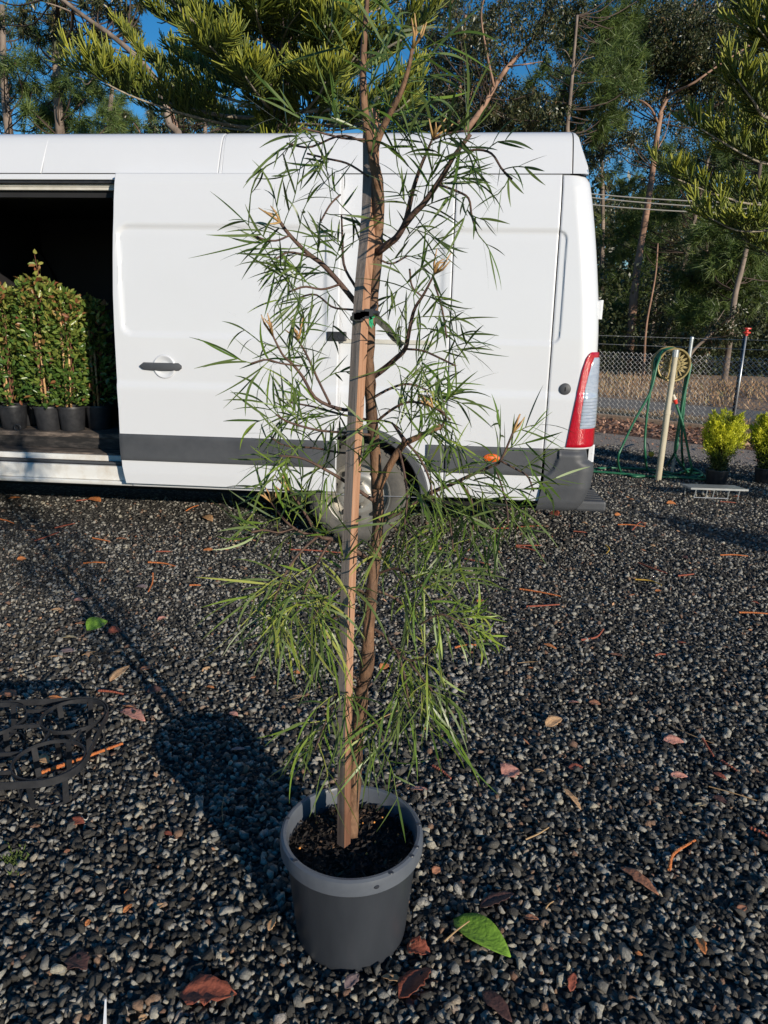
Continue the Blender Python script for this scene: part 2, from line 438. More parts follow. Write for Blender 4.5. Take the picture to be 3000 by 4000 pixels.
def unit(a):
    a = np.asarray(a, float)
    return a / np.maximum(np.linalg.norm(a, axis=-1, keepdims=True), 1e-9)
def smoothpath(pts, n):
    P = np.asarray(pts, float)
    if len(P) == 2:
        return [P[0] + (P[1] - P[0]) * t for t in np.linspace(0, 1, n)]
    Q = np.vstack([2 * P[0] - P[1], P, 2 * P[-1] - P[-2]])
    out = []
    for t in np.linspace(0, len(P) - 1 - 1e-6, n):
        i = int(t); s = t - i
        p0, p1, p2, p3 = Q[i], Q[i + 1], Q[i + 2], Q[i + 3]
        out.append(0.5 * ((2 * p1) + (-p0 + p2) * s + (2 * p0 - 5 * p1 + 4 * p2 - p3) * s * s + (-p0 + 3 * p1 - 3 * p2 + p3) * s ** 3))
    return out
def rhombs(c, ax, side, L, W):
    """leaf-shaped quads: c base points, ax along, side across"""
    n = len(c)
    V = np.empty((n, 4, 3))
    V[:, 0] = c
    V[:, 1] = c + ax * (L * 0.45)[:, None] + side * (W * 0.5)[:, None]
    V[:, 2] = c + ax * L[:, None]
    V[:, 3] = c + ax * (L * 0.45)[:, None] - side * (W * 0.5)[:, None]
    return V.reshape(-1, 3), np.arange(4 * n).reshape(n, 4)
def randunit(n):
    return unit(NR.normal(size=(n, 3)))
def perp(a):
    return unit(np.cross(a, randunit(len(a))))
#@@SETTING
# ================================================================== the setting
# fence frame: FA on the ground, fd along the fence (towards the right), fn away from the camera
FA = gnd(2320, 1628); FB = gnd(2900, 1690)
fd = unit(FB - FA); fn_ = np.array([-fd[1], fd[0], 0.0])
if fn_[1] < 0: fn_ = -fn_
def fl(s, w, z=0.0):                     # along fence, behind fence, height
    return FA + fd * s + fn_ * w + np.array([0, 0, z])

def sheet(name, pts, z, m, sub=0):
    b = MB(); b.add([(p[0], p[1], z) for p in pts], [tuple(range(len(pts)))])
    o = b.build(name, m); o['kind'] = 'structure'
    return o
sheet('ground', [(-400, -400), (400, -400), (400, 400), (-400, 400)], -0.012, M['forestfloor'])
def strip(name, s0, s1, w0, w1, z, m, jag=0.0, n=40):
    P0 = [fl(s0 + (s1 - s0) * i / n, w0 + NR.normal() * jag) for i in range(n + 1)]
    P1 = [fl(s0 + (s1 - s0) * i / n, w1 + NR.normal() * jag) for i in range(n + 1)]
    b = MB(); b.add([(p[0], p[1], z) for p in P0 + P1], [(i, i + 1, n + 2 + i, n + 1 + i) for i in range(n)])
    o = b.build(name, m); o['kind'] = 'structure'
    return o
strip('gravel_yard', -40, 30, -30, -0.12, 0.0, M['bed'], 0)
strip('pale_gravel_track', -14, 14, -2.75, -1.55, 0.004, M['palegravel'], 0.1)
strip('mulch_strip', -14, 14, -1.62, -0.14, 0.008, M['mulchbed'], 0.06)
strip('verge', -60, 60, 0.1, 1.5, -0.004, M['drysoil'], 0.0)
strip('road', -60, 60, 1.45, 3.3, 0.0, M['road'], 0.0)
# dry bank rising behind the road
b = MB(); nb = 60
prof = [(3.25, -0.01), (3.9, 0.05), (4.8, 0.14), (6.0, 0.2), (9.0, 0.25)]
for i in range(nb + 1):
    for (w, z) in prof:
        b.v.append(tuple(fl(-40 + 80 * i / nb, w + NR.normal() * 0.05, z + NR.normal() * 0.03))); b.r.append(0)
k = len(prof)
for i in range(nb):
    for j in range(k - 1):
        b.f.append((i * k + j, (i + 1) * k + j, (i + 1) * k + j + 1, i * k + j + 1)); b.m.append(0)
o = b.build('dry_bank', M['bank'], smooth=True); o['kind'] = 'structure'

# dry grass on bank and verge
def grass(name, n, s0, s1, w0, w1, zf, L0, L1, label):
    s = NR.uniform(s0, s1, n); w = NR.uniform(w0, w1, n)
    keep = (np.sin(s * 3.1) + np.sin(s * 1.3 + w * 4) + NR.normal(size=n) * 0.9) > -0.4
    s, w = s[keep], w[keep]; n = len(s)
    c = FA[None] + fd[None] * s[:, None] + fn_[None] * w[:, None]
    c[:, 2] = zf(w)
    ax = unit(np.stack([NR.normal(size=n) * 0.45, NR.normal(size=n) * 0.45, np.ones(n)], 1))
    L = NR.uniform(L0, L1, n)
    V, F = rhombs(c, ax, perp(ax), L, L * 0.09 + 0.006)
    o = fast(name, V, F, M['drygrass'], r=np.repeat(NR.random(n), 4))
    return tag(o, label, 'grass', kind='stuff')
grass('dry_grass', 15000, -6, 9, 3.3, 6.5, lambda w: np.interp(w, [3.25, 3.9, 4.8, 6, 9], [-0.01, .05, .14, .2, .25]), 0.06, 0.24, 'tall dry straw-coloured grass on the bank beyond the road')
grass('verge_grass', 6000, -5, 8, 0.2, 1.5, lambda w: w * 0, 0.03, 0.09, 'short olive and straw grass between fence and road')

# mulch flakes
n = 9000
s = NR.uniform(-6, 6, n); w = np.where(NR.random(n) < 0.85, NR.uniform(-1.6, -0.2, n), NR.uniform(-2.4, -0.2, n))
c = FA[None] + fd[None] * s[:, None] + fn_[None] * w[:, None]; c[:, 2] = 0.012 + NR.random(n) * 0.02
ax = unit(np.stack([NR.normal(size=n), NR.normal(size=n), NR.normal(size=n) * 0.35], 1))
V, F = rhombs(c, ax, unit(np.cross(ax, [0, 0, 1]) + NR.normal(size=(n, 3)) * 0.3), NR.uniform(0.03, 0.11, n), NR.uniform(0.02, 0.05, n))
tag(fast('mulch_flakes', V, F, M['mulch'], r=np.repeat(NR.random(n), 4)), 'reddish brown bark and leaf mulch along the fence', 'mulch', kind='stuff')

# timber edging: one sleeper after another
for i in range(6):
    s0 = -5.0 + i * 2.4
    b = MB(); b.box((s0 + 0.006, -0.19, 0.0), (s0 + 2.394, -0.06, 0.075 + 0.006 * (i % 2)), fn=lambda x, y, z: fl(x, y, z))
    tag(b.build('timber_sleeper', M['sleeper'], bevel=0.006), 'weathered timber edging sleeper laid flat along the foot of the wire fence', 'sleeper', 'timber sleepers edging the fence')

# ---- gravel stones (instanced from prototypes held in the same mesh)
def gravel():
    K = 10
    protoV, protoF, pid = [], [], []
    for k in range(K):
        bm = bmesh.new()
        r = random.Random(100 + k)
        el = (1.0, r.uniform(0.6, 0.95), r.uniform(0.5, 0.8))
        for i in range(10):
            d = Vector((r.gauss(0, 1), r.gauss(0, 1), r.gauss(0, 1))).normalized() * r.uniform(0.86, 1.12)
            bm.verts.new((d.x * el[0] * 0.5, d.y * el[1] * 0.5, d.z * el[2] * 0.5))
        bmesh.ops.convex_hull(bm, input=bm.verts)
        for v in [v for v in bm.verts if not v.link_faces]: bm.verts.remove(v)
        bm.verts.index_update()
        off = len(protoV)
        protoV += [tuple(v.co) for v in bm.verts]
        protoF += [tuple(v.index + off for v in f.verts) for f in bm.faces]
        pid += [k] * len(bm.verts)
        bm.free()
    pts = []
    def fill(y0, y1, cell, szlo, szhi, xr, zj):
        ys = np.arange(y0, y1, cell)
        for y in ys:
            a, c = xr(y)
            xs = np.arange(a, c, cell)
            m = len(xs)
            if m == 0: continue
            pts.append(np.stack([xs + NR.uniform(-.55, .55, m) * cell, y + NR.uniform(-.55, .55, m) * cell,
                                 NR.uniform(-0.003, zj, m), np.clip(NR.lognormal(math.log((szlo * szhi) ** .5), 0.33, m), szlo * 0.6, szhi * 1.35)], 1))
    fill(0.72, 1.9, 0.0128, 0.013, 0.029, lambda y: (-.62 * y - .75, .62 * y + .75), 0.012)
    fill(1.9, 3.2, 0.0138, 0.013, 0.028, lambda y: (-.62 * y - .7, .62 * y + .7), 0.012)
    fill(3.2, 4.6, 0.0155, 0.013, 0.027, lambda y: (-.62 * y - .5, .62 * y + .5), 0.010)
    fill(4.6, 8.8, 0.0225, 0.016, 0.030, lambda y: (0.2, .6 * y + .6), 0.006)
    fill(4.6, 5.6, 0.030, 0.016, 0.030, lambda y: (-3.6, 0.2), 0.006)
    P = np.concatenate(pts)
    # keep stones clear of the pot foot
    d = np.hypot(P[:, 0] - POT[0], P[:, 1] - POT[1])
    P = P[d > 0.131]
    fw = (P[:, :2] - FA[:2]) @ fn_[:2]
    P = P[fw < -2.6 + NR.normal(size=len(P)) * .12]
    n = len(P)
    me = bpy.data.meshes.new('gravel')
    V = np.concatenate([np.array(protoV), P[:, :3]]).astype(np.float32)
    me.vertices.add(len(V)); me.vertices.foreach_set('co', V.ravel())
    F = np.array(protoF, dtype=np.int32)
    me.loops.add(F.size); me.loops.foreach_set('vertex_index', F.ravel())
    me.polygons.add(len(F)); me.polygons.foreach_set('loop_start', np.arange(0, F.size, 3, dtype=np.int32))
    me.update(calc_edges=True)
    np_ = len(protoV)
    def attr(nm, ty, arr, field):
        a = me.attributes.new(nm, ty, 'POINT'); a.data.foreach_set(field, arr.ravel())
    attr('pid', 'INT', np.concatenate([np.array(pid), -np.ones(n)]).astype(np.int32), 'value')
    attr('idx', 'INT', np.concatenate([np.zeros(np_), NR.integers(0, K, n)]).astype(np.int32), 'value')
    rot = np.zeros((np_ + n, 3), np.float32); rot[np_:, 0] = NR.normal(0, .5, n); rot[np_:, 1] = NR.normal(0, .5, n); rot[np_:, 2] = NR.uniform(0, 6.28, n)
    attr('rot', 'FLOAT_VECTOR', rot, 'vector')
    scl = np.ones((np_ + n, 3), np.float32); scl[np_:] = P[:, 3:4] * NR.uniform(.85, 1.15, (n, 3)) * 1.12
    attr('scl', 'FLOAT_VECTOR', scl, 'vector')
    me.materials.append(M['stone'])
    o = bpy.data.objects.new('gravel', me); COL.objects.link(o)
    tag(o, 'loose dark grey crushed stone covering the yard', 'gravel', kind='stuff')
    ng = bpy.data.node_groups.new('gravel_scatter', 'GeometryNodeTree')
    ng.interface.new_socket('Geometry', in_out='INPUT', socket_type='NodeSocketGeometry')
    ng.interface.new_socket('Geometry', in_out='OUTPUT', socket_type='NodeSocketGeometry')
    N, L = ng.nodes, ng.links
    gi, go = N.new('NodeGroupInput'), N.new('NodeGroupOutput')
    def na(nm, ty):
        q = N.new('GeometryNodeInputNamedAttribute'); q.data_type = ty; q.inputs['Name'].default_value = nm
        return [s_ for s_ in q.outputs if s_.enabled and s_.name == 'Attribute'][0]
    cmp_ = N.new('FunctionNodeCompare'); cmp_.data_type = 'INT'; cmp_.operation = 'GREATER_EQUAL'
    ci = [s_ for s_ in cmp_.inputs if s_.enabled]
    pa = na('pid', 'INT')
    L.new(pa, ci[0]); ci[1].default_value = 0
    sep = N.new('GeometryNodeSeparateGeometry'); sep.domain = 'POINT'
    L.new(gi.outputs[0], sep.inputs[0]); L.new(cmp_.outputs[0], sep.inputs['Selection'])
    spl = N.new('GeometryNodeSplitToInstances'); spl.domain = 'POINT'
    L.new(sep.outputs['Selection'], spl.inputs['Geometry']); L.new(pa, spl.inputs['Group ID'])
    iop = N.new('GeometryNodeInstanceOnPoints')
    L.new(sep.outputs['Inverted'], iop.inputs['Points'])
    L.new(spl.outputs['Instances'], iop.inputs['Instance'])
    iop.inputs['Pick Instance'].default_value = True
    L.new(na('idx', 'INT'), iop.inputs['Instance Index'])
    L.new(na('rot', 'FLOAT_VECTOR'), iop.inputs['Rotation'])
    L.new(na('scl', 'FLOAT_VECTOR'), iop.inputs['Scale'])
    L.new(iop.outputs[0], go.inputs[0])
    md = o.modifiers.new('scatter', 'NODES'); md.node_group = ng
    return n
POT = np.array([-0.06, 1.395, 0.0])
print('stones', gravel())
# small leaf crumbs strewn over the stones
n = 420
x = NR.uniform(-2.6, 3.6, n); y = NR.beta(2.2, 1.1, n) * 4.6 + .9
y = np.where(x > .8, y * 1.15, np.minimum(y, 4.35 - .09 * x))
c = np.stack([x, y, np.full(n, .014) + NR.random(n) * .006], 1)
ax = unit(np.stack([NR.normal(size=n), NR.normal(size=n), NR.normal(size=n) * .3], 1))
V, F = rhombs(c, ax, unit(np.cross(ax, [0, 0, 1]) + NR.normal(size=(n, 3)) * .3), NR.uniform(.012, .04, n), NR.uniform(.007, .018, n))
M['crumb'] = leafmat('leaf_crumbs', [(0, (0.22, 0.08, 0.05)), (0.4, (0.5, 0.2, 0.09)), (0.75, (0.58, 0.33, 0.18)), (1, (0.5, 0.42, 0.28))], rough=0.8, transl=0)
tag(fast('leaf_crumbs', V, F, M['crumb'], r=np.repeat(NR.random(n), 4)), 'orange and brown crumbs of dry leaf strewn over the gravel', 'leaf crumbs', kind='stuff')
# small tufts of moss between the stones at the left
b = MB()
for i in range(160):
    q = gnd(50 + rnd.gauss(0, 26), 3360 + rnd.gauss(0, 22), 0.006)
    d = Vector((rnd.gauss(0, .6), rnd.gauss(0, .6), 1)).normalized()
    s_ = d.orthogonal().normalized() * 0.003; L_ = rnd.uniform(0.006, 0.02); q = Vector(q)
    b.add([q - s_, q + s_, q + d * L_], [(0, 1, 2)])
tag(b.build('moss_tuft', M['moss']), 'small green moss patch between stones near the black carry tray', 'moss', kind='stuff')

# ================================================================== wire fence
fence = empty('chain_link_fence', fl(0, 0), 'low galvanised chain-link fence with two barbed wires in front of the road', 'fence')
b = MB()
HT, DW = 1.05, 0.074
dh = DW * 1.0
nrow = int(HT / (dh / 2))
for i in range(-60, 105):
    s0 = i * DW
    pts = [fl(s0 + (DW / 2 if j % 2 else 0) , 0.003 if (j + i) % 2 else -0.003, 0.02 + j * dh / 2) for j in range(nrow + 1)]
    b.tube(pts, 0.0042, n=3, cap=False)
    pts = [fl(s0 + DW - (DW / 2 if j % 2 else 0), 0.0, 0.02 + j * dh / 2) for j in range(nrow + 1)]
    if i % 1 == 0: b.tube(pts, 0.0042, n=3, cap=False)
tag(b.build('wire_mesh', M['galv'], fence), kind='stuff')
for z in (0.04, 0.5, 1.0):
    b = MB(); b.tube([fl(-5, 0.006, z), fl(0, 0.006, z - 0.01), fl(8, 0.006, z)], 0.0022, n=4); b.build('tension_wire', M['galv'], fence)
for z in (1.17, 1.30):
    b = MB()
    pts = [fl(-5 + 13 * t, 0, z + 0.006 * math.sin(t * 9)) for t in np.linspace(0, 1, 40)]
    b.tube(pts, 0.0032, n=4)
    for t in np.arange(-4.9, 7.9, 0.1):
        p = fl(t, 0, z + 0.006 * math.sin((t + 5) / 13 * 9)); d = unit([rnd.gauss(0, 1), rnd.gauss(0, 1), rnd.gauss(0, 1)]) * 0.013
        b.tube([p - d, p + d], 0.0014, n=3)
    b.build('barbed_wire', M['galv'], fence)
for s0 in (-4.2, -1.3, 2.12, 5.2):
    b = MB(); b.tube([fl(s0, 0.035, 0), fl(s0, 0.035, 1.36)], 0.024, n=10); b.build('fence_post', M['blackplastic'], fence, smooth=True)

# white riser pipe with a red sprinkler head in front of the fence
rs = empty('sprinkler_riser', fl(2.2, -0.16), 'thin white riser pipe topped with a red sprinkler head before the wire fence', 'sprinkler')
b = MB(); b.tube([fl(2.2, -0.2, 0), fl(2.2, -0.2, 1.37)], 0.013, n=10); b.build('pipe', M['brass'] if False else M['galvpipe'], rs, smooth=True)
b = MB(); b.lathe([(0.0, 0), (0.02, 0.0), (0.02, 0.02), (0.05, 0.035), (0.05, 0.05), (0.02, 0.06), (0.02, 0.08), (0.052, 0.09), (0.05, 0.105), (0, 0.11)], n=10, fn=lambda x, y, z: tuple(fl(2.2, -0.2, 1.35) + np.array([x, y, z])))
b.build('sprinkler_head', M['redplastic'], rs)

# power cables beyond the road
for k, (ya, yb) in enumerate(((748, 772), (760, 800), (790, 815))):
    A, B_ = atY(2150, ya - 8, 16.5), atY(3300, yb + 18, 15.5)
    pts = [A + (B_ - A) * t + np.array([0, 0, -0.35 * 4 * t * (1 - t) * 0.3]) for t in np.linspace(0, 1, 16)]
    b = MB(); b.tube(pts, 0.011, n=4)
    tag(b.build('power_cable', M['wire']), ['highest of three pale power cables strung before the forest', 'middle one of three pale power cables strung before the forest', 'lowest of three pale power cables strung before the forest'][k], 'cable')
# ================================================================== the van
_W = gnd(1396, 2127); _a = math.radians(5.2)
vd = np.array([math.cos(_a), -math.sin(_a), 0]); vn = np.array([-math.sin(_a), -math.cos(_a), 0])
VP = _W + vn * 0.05
def V3(u, w, z): return VP + vd * u + vn * w + np.array([0, 0, z])
_pz = [.28, .36, .45, .7, .99, 1.015, 1.035, 1.35, 1.9, 2.1, 2.2, 2.262]
_pw = [-.03, -.006, .004, .008, .010, .008, .0, -.006, -.034, -.055, -.073, -.095]
def wprof(z): return np.interp(z, _pz, _pw)
def vpx(x, y, off=0.0, w=None):
    ww = off if w is None else w
    for _ in range(5):
        Q = onplane(x, y, VP + vn * ww, vn)
        u, z = float((Q - VP) @ vd), float(Q[2])
        if w is None: ww = float(wprof(z)) + off
    return u, z
van = empty('delivery_van', V3(0, -0.9, 0), 'white high-roof panel van parked on gravel with its side door slid open', 'van')
vanz = lambda: van

def sstep(a, b_, x):
    t = np.clip((x - a) / (b_ - a), 0, 1)
    return t * t * (3 - 2 * t)
def rr_sdf(u, z, R):
    u0, u1, z0, z1, r = R
    qx = np.abs(u - (u0 + u1) / 2) - (u1 - u0) / 2 + r
    qz = np.abs(z - (z0 + z1) / 2) - (z1 - z0) / 2 + r
    return np.hypot(np.maximum(qx, 0), np.maximum(qz, 0)) + np.minimum(np.maximum(qx, qz), 0) - r
def panel(name, uL, uR, z0, z1, off=0.0, insets=(), holes=(), m='white', parent=None, wfun=None, step=0.013, thick=0.02, rim=0.004, corner=0.0):
    """curved sheet between edges uL(z) and uR(z): recesses, round holes, folded rim"""
    cL = uL if callable(uL) else (lambda z, c=uL: c)
    cR = uR if callable(uR) else (lambda z, c=uR: c)
    wid = abs(cR((z0 + z1) / 2) - cL((z0 + z1) / 2))
    ex = np.array([0, .0015, .004])
    def axis(a, c):
        n = max(2, int(round((c - a) / step)))
        core = np.linspace(a, c, n + 1)
        return np.unique(np.round(np.concatenate([core, a + ex, c - ex]), 6))
    Z = axis(z0, z1); Sx = axis(0, wid) / wid
    zz, ss = np.meshgrid(Z, Sx, indexing='ij')
    l = np.array([cL(z) for z in Z])[:, None]; r = np.array([cR(z) for z in Z])[:, None]
    uu = l + (r - l) * ss
    base = wprof(zz) if wfun is None else wfun(uu, zz)
    ww = base + off
    for (R, dep) in insets:
        ww = ww - dep * sstep(0.002, -0.009, rr_sdf(uu, zz, R))
    edge = np.minimum(np.minimum(zz - z0, z1 - zz), np.minimum(ss, 1 - ss) * wid)
    ww = ww - rim * np.clip(1 - edge / 0.004, 0, 1) ** 2
    if corner:
        pass
    nz, ns = zz.shape
    keep = np.ones((nz - 1, ns - 1), bool)
    for (hu, hz, hr) in holes:
        d = np.hypot(uu - hu, zz - hz)
        near = np.abs(d - hr) < step * 0.75
        f = np.where(near, hr / np.maximum(d, 1e-6), 1.0)
        uu = hu + (uu - hu) * f; zz = hz + (zz - hz) * f
        d = np.hypot(uu - hu, zz - hz)
        dc = np.maximum.reduce([d[:-1, :-1], d[1:, :-1], d[:-1, 1:], d[1:, 1:]])
        keep &= dc > hr + 1e-4
    P = VP[None, None] + vd * uu[..., None] + vn * ww[..., None] + np.array([0, 0, 1.0]) * zz[..., None]
    b = MB()
    idx = np.arange(nz * ns).reshape(nz, ns)
    b.v = [tuple(p) for p in P.reshape(-1, 3)]; b.r = [0.0] * len(b.v)
    for i in range(nz - 1):
        for j in range(ns - 1):
            if keep[i, j]:
                b.f.append((idx[i, j], idx[i, j + 1], idx[i + 1, j + 1], idx[i + 1, j])); b.m.append(0)
    # folded rim
    ring = [idx[0, j] for j in range(ns)] + [idx[i, ns - 1] for i in range(1, nz)] + [idx[nz - 1, j] for j in range(ns - 2, -1, -1)] + [idx[i, 0] for i in range(nz - 2, 0, -1)]
    n0 = len(b.v)
    for q in ring:
        p = np.array(b.v[q]) - vn * thick
        b.v.append(tuple(p)); b.r.append(0.0)
    k = len(ring)
    for a in range(k):
        c = (a + 1) % k
        b.f.append((ring[a], n0 + a, n0 + c, ring[c])); b.m.append(0)
    return b.build(name, M[m] if isinstance(m, str) else m, parent or van, smooth='auto')
def edgefn(pts, off=0.0):
    q = sorted((z, u) for (u, z) in [vpx(x, y, off) for (x, y) in pts])
    zs, us = [p[0] for p in q], [p[1] for p in q]
    return lambda z: float(np.interp(z, zs, us))

ZB = 0.345                                   # lower hem of the side
ZG = 2.262                                   # gutter
ARCH = (0.0, 0.335, 0.425)
uS1, uS2 = 0.552, 1.158                      # seams
uP = -1.50                                   # rear edge of the door opening
# ---- side panels behind / after the door
side = panel('side_panel', uP, uS1 - 0.003, ZB, ZG, holes=[ARCH], insets=[((-1.5, 0.5, 1.325, 1.945, .06), .010)])
i0 = vpx(1790, 897)[1]; i1 = vpx(2140, 1342)[1]
rear = panel('rear_side_panel', uS1 + 0.003, uS2 - 0.0035, ZB + 0.012, ZG, insets=[((uS1 - 0.2, uS2 + 0.2, i1, i0, .045), .011)])
for nm, p_, a, c, par in (('side_trim', None, 0.435, uS1 - 0.004, side), ('side_trim', None, uS1 + 0.004, uS2 - 0.006, rear)):
    panel(nm, a, c, 0.522, 0.695, off=0.012, m='greyplastic', parent=par, thick=0.014, step=0.03)
panel('side_trim', uP + 0.01, -0.43, 0.522, 0.695, off=0.012, m='greyplastic', parent=side, thick=0.014, step=0.03)
# wheel-arch flare
b = MB()
AF = lambda x, y, z: tuple(V3(ARCH[0] + x, float(wprof(max(.3, ARCH[1] + y))) + z, ARCH[1] + y))
b.lathe([(.405, -.05), (.407, .010), (.415, .022), (.452, .020), (.462, .010), (.462, -.008)], n=40, fn=AF, a0=math.radians(2), a1=math.radians(178))
b.build('wheel_arch_flare', M['greyplastic'], side, smooth='auto')
b = MB(); b.lathe([(.40, -.03), (.415, -.45)], n=40, fn=lambda x, y, z: tuple(V3(ARCH[0] + x, z, ARCH[1] + y)), a0=math.radians(-10), a1=math.radians(190)); b.build('wheel_arch_liner', M['underbody'], side, smooth=True)
# orange side marker
mu, mz = vpx(1920, 1789, .012)
b = MB(); b.lathe([(0, .014), (.7, .012), (.95, .006), (1, -.002)], n=28, fn=lambda x, y, z: tuple(V3(mu + x * .052, float(wprof(mz)) + .012 + z, mz + y * .027)))
b.build('side_marker_lamp', M['orange_lens'], rear, smooth='auto')

# ---- rear corner: flat, then turning round to the tail
umax_pts = [(2292, 674), (2303, 684), (2314, 710), (2320, 780), (2328, 900), (2335, 1050), (2339, 1180), (2337, 1300), (2332, 1400), (2322, 1560), (2308, 1745)]
_um = sorted((z, u) for (u, z) in [vpx(x, y, 0, w=-0.13) for (x, y) in umax_pts])
def umax(z): return float(np.interp(z, [p[0] for p in _um], [p[1] for p in _um]))
RC = 0.13
def cornerw(u, z):
    um = np.vectorize(umax)(z)
    t = np.clip((u - (um - RC)) / RC, 0, 0.9999)
    return wprof(z) - RC * (1 - np.sqrt(1 - t * t))
def corner_panel(name, uL, frac, z0, z1, off, m, parent, nz=70, ns=34, thick=.02, inset=None):
    """grid from uL(z) round the corner; frac = how far round (0..1, of the quarter turn)"""
    Z = np.linspace(z0, z1, nz); b = MB(); ok = []
    for z in Z:
        um = umax(z); a = uL(z) if callable(uL) else uL
        th0 = math.asin(np.clip((a - (um - RC)) / RC, 0, 1)) if a > um - RC else 0
        flat = max(0.0, um - RC - a)
        th1 = (frac(z) if callable(frac) else frac) * PI / 2
        tot = flat + RC * max(th1 - th0, 0.001)
        for j in range(ns):
            s_ = tot * j / (ns - 1)
            if s_ < flat: u, w, nu, nw = a + s_, 0.0, 0.0, 1.0
            else:
                th = th0 + (s_ - flat) / RC
                u, w, nu, nw = um - RC + RC * math.sin(th), -RC * (1 - math.cos(th)), math.sin(th), math.cos(th)
            e = min(j, ns - 1 - j) / (ns - 1) * tot
            e = min(e, z - z0, z1 - z)
            o_ = off - (0.004 * max(0, 1 - e / .006) ** 2)
            if inset is not None: o_ -= .011 * float(sstep(.002, -.009, rr_sdf(np.array(u), np.array(z), inset)))
            b.v.append(tuple(V3(u + nu * o_, float(wprof(z)) + w + nw * o_, z))); b.r.append(0)
    for i in range(nz - 1):
        for j in range(ns - 1):
            b.f.append((i * ns + j, i * ns + j + 1, (i + 1) * ns + j + 1, (i + 1) * ns + j)); b.m.append(0)
    ring = [j for j in range(ns)] + [i * ns + ns - 1 for i in range(1, nz)] + [(nz - 1) * ns + j for j in range(ns - 2, -1, -1)] + [i * ns for i in range(nz - 2, 0, -1)]
    n0 = len(b.v)
    for q in ring: b.v.append(tuple(np.array(b.v[q]) - vn * thick)); b.r.append(0)
    for a in range(len(ring)):
        c = (a + 1) % len(ring); b.f.append((ring[a], n0 + a, n0 + c, ring[c])); b.m.append(0)
    return b.build(name, m, parent, smooth='auto')
cpan = corner_panel('corner_panel', uS2 + .0035, 0.98, 0.695, ZG - .004, 0.0, M['white'], van, nz=190, ns=60, inset=(uS2 - .3, vpx(2212, 1000)[0], i1, i0, .05))
# tail lamp
lampL = edgefn([(2312, 1376), (2300, 1384), (2288, 1402), (2272, 1450), (2252, 1545), (2230, 1650), (2210, 1747)])
lz1 = vpx(2310, 1376)[1]; lz0 = vpx(2215, 1747)[1]
tl = corner_panel('tail_lamp', lampL, 0.93, lz0, lz1, 0.012, M['red'], van, nz=60, ns=26, thick=.012)
clL = edgefn([(2321, 1400), (2310, 1425), (2296, 1475), (2283, 1530), (2273, 1600), (2264, 1674)], .02)
corner_panel('clear_lens', clL, 0.86, vpx(2270, 1676, .012)[1], vpx(2320, 1398, .012)[1], 0.0175, M['clear'], tl, nz=50, ns=14, thick=.004)
for k in range(9):
    z = vpx(2280, 1560 + k * 13, .012)[1]
    corner_panel('lens_rib', clL, 0.84, z, z + .0035, 0.0205, M['pot'], tl, nz=3, ns=10, thick=.003)
# key lock
ku, kz = vpx(2207, 1520)
b = MB(); b.lathe([(0, .012), (.026, .012), (.034, .007), (.036, -.002)], n=24, fn=lambda x, y, z: tuple(V3(ku + x, float(wprof(kz)) + z, kz + y))); lk = b.build('fuel_lock', M['greyplastic'], van, smooth='auto')
b = MB(); b.box((-.003, -.012, .012), (.003, .012, .0135), fn=lambda x, y, z: tuple(V3(ku + x, float(wprof(kz)) + z, kz + y))); b.build('key_slot', M['underbody'], lk)
# rear bumper
def bumper_w(u, z):
    return 0.012 + 0.0 * z
zbt = 0.69
bL = lambda z: 1.170 if z > .5 else 1.170 - (.5 - z) * .16
bR = lambda z: float(np.interp(z, [.28, .31, .36, .45, .56, .6, .625, .69], [1.385, 1.42, 1.445, 1.475, 1.485, 1.478, 1.44, 1.43]))
Z = np.concatenate([[.300, .304], np.linspace(.315, .68, 40), [.686, .69]]); b = MB(); ns = 36
for z in Z:
    a, c = bL(z), bR(z); rc = 0.10
    flat = c - rc - a; tot = flat + rc * PI / 2
    for j in range(ns):
        s_ = tot * j / (ns - 1)
        if s_ < flat: u, w = a + s_, 0
        else:
            th = (s_ - flat) / rc; u, w = c - rc + rc * math.sin(th), -rc * (1 - math.cos(th))
        # raised main moulding below a curved ridge
        rid = float(np.interp(u, [1.12, 1.17, 1.2, 1.225, 1.245, 1.255], [.515, .518, .535, .57, .63, .72]))
        o_ = .016 * float(sstep(.012, -.006, z - rid)) - .012 * max(0, 1 - (z - .300) / .03) ** 2 - .01 * max(0, 1 - (.69 - z) / .02) ** 2
        if u > 1.255: o_ = .016 - .012 * max(0, 1 - (z - .300) / .03) ** 2 - .022 * float(sstep(.655, .69, z))
        b.v.append(tuple(V3(u, float(wprof(z)) + w + o_ + .004, z))); b.r.append(0)
for i in range(len(Z) - 1):
    for j in range(ns - 1):
        b.f.append((i * ns + j, i * ns + j + 1, (i + 1) * ns + j + 1, (i + 1) * ns + j)); b.m.append(0)
nzb = len(Z)
ring = [j for j in range(ns)] + [i * ns + ns - 1 for i in range(1, nzb)] + [(nzb - 1) * ns + j for j in range(ns - 2, -1, -1)] + [i * ns for i in range(nzb - 2, 0, -1)]
n0 = len(b.v)
for q in ring: b.v.append(tuple(np.array(b.v[q]) - vn * .03)); b.r.append(0)
for a in range(len(ring)):
    c = (a + 1) % len(ring); b.f.append((ring[a], n0 + a, n0 + c, ring[c])); b.m.append(0)
bump = b.build('rear_bumper', M['greyplastic'], van, smooth='auto')
b = MB(); b.box((1.43, -1.85, .42), (1.475, -.12, .60), fn=V3); b.build('bumper_beam', M['greyplastic'], bump)
q = V3(1.404, -.012, .435)
b = MB(); b.lathe([(0, .006), (.004, .006), (.006, .002), (.017, .003), (.019, -.006)], n=18, fn=lambda x, y, z: tuple(V3(1.432 + x * .9, -.022 + z + .004, .45 + y))); b.build('bumper_screw', M['greyplastic'], bump, smooth='auto')
b = MB()
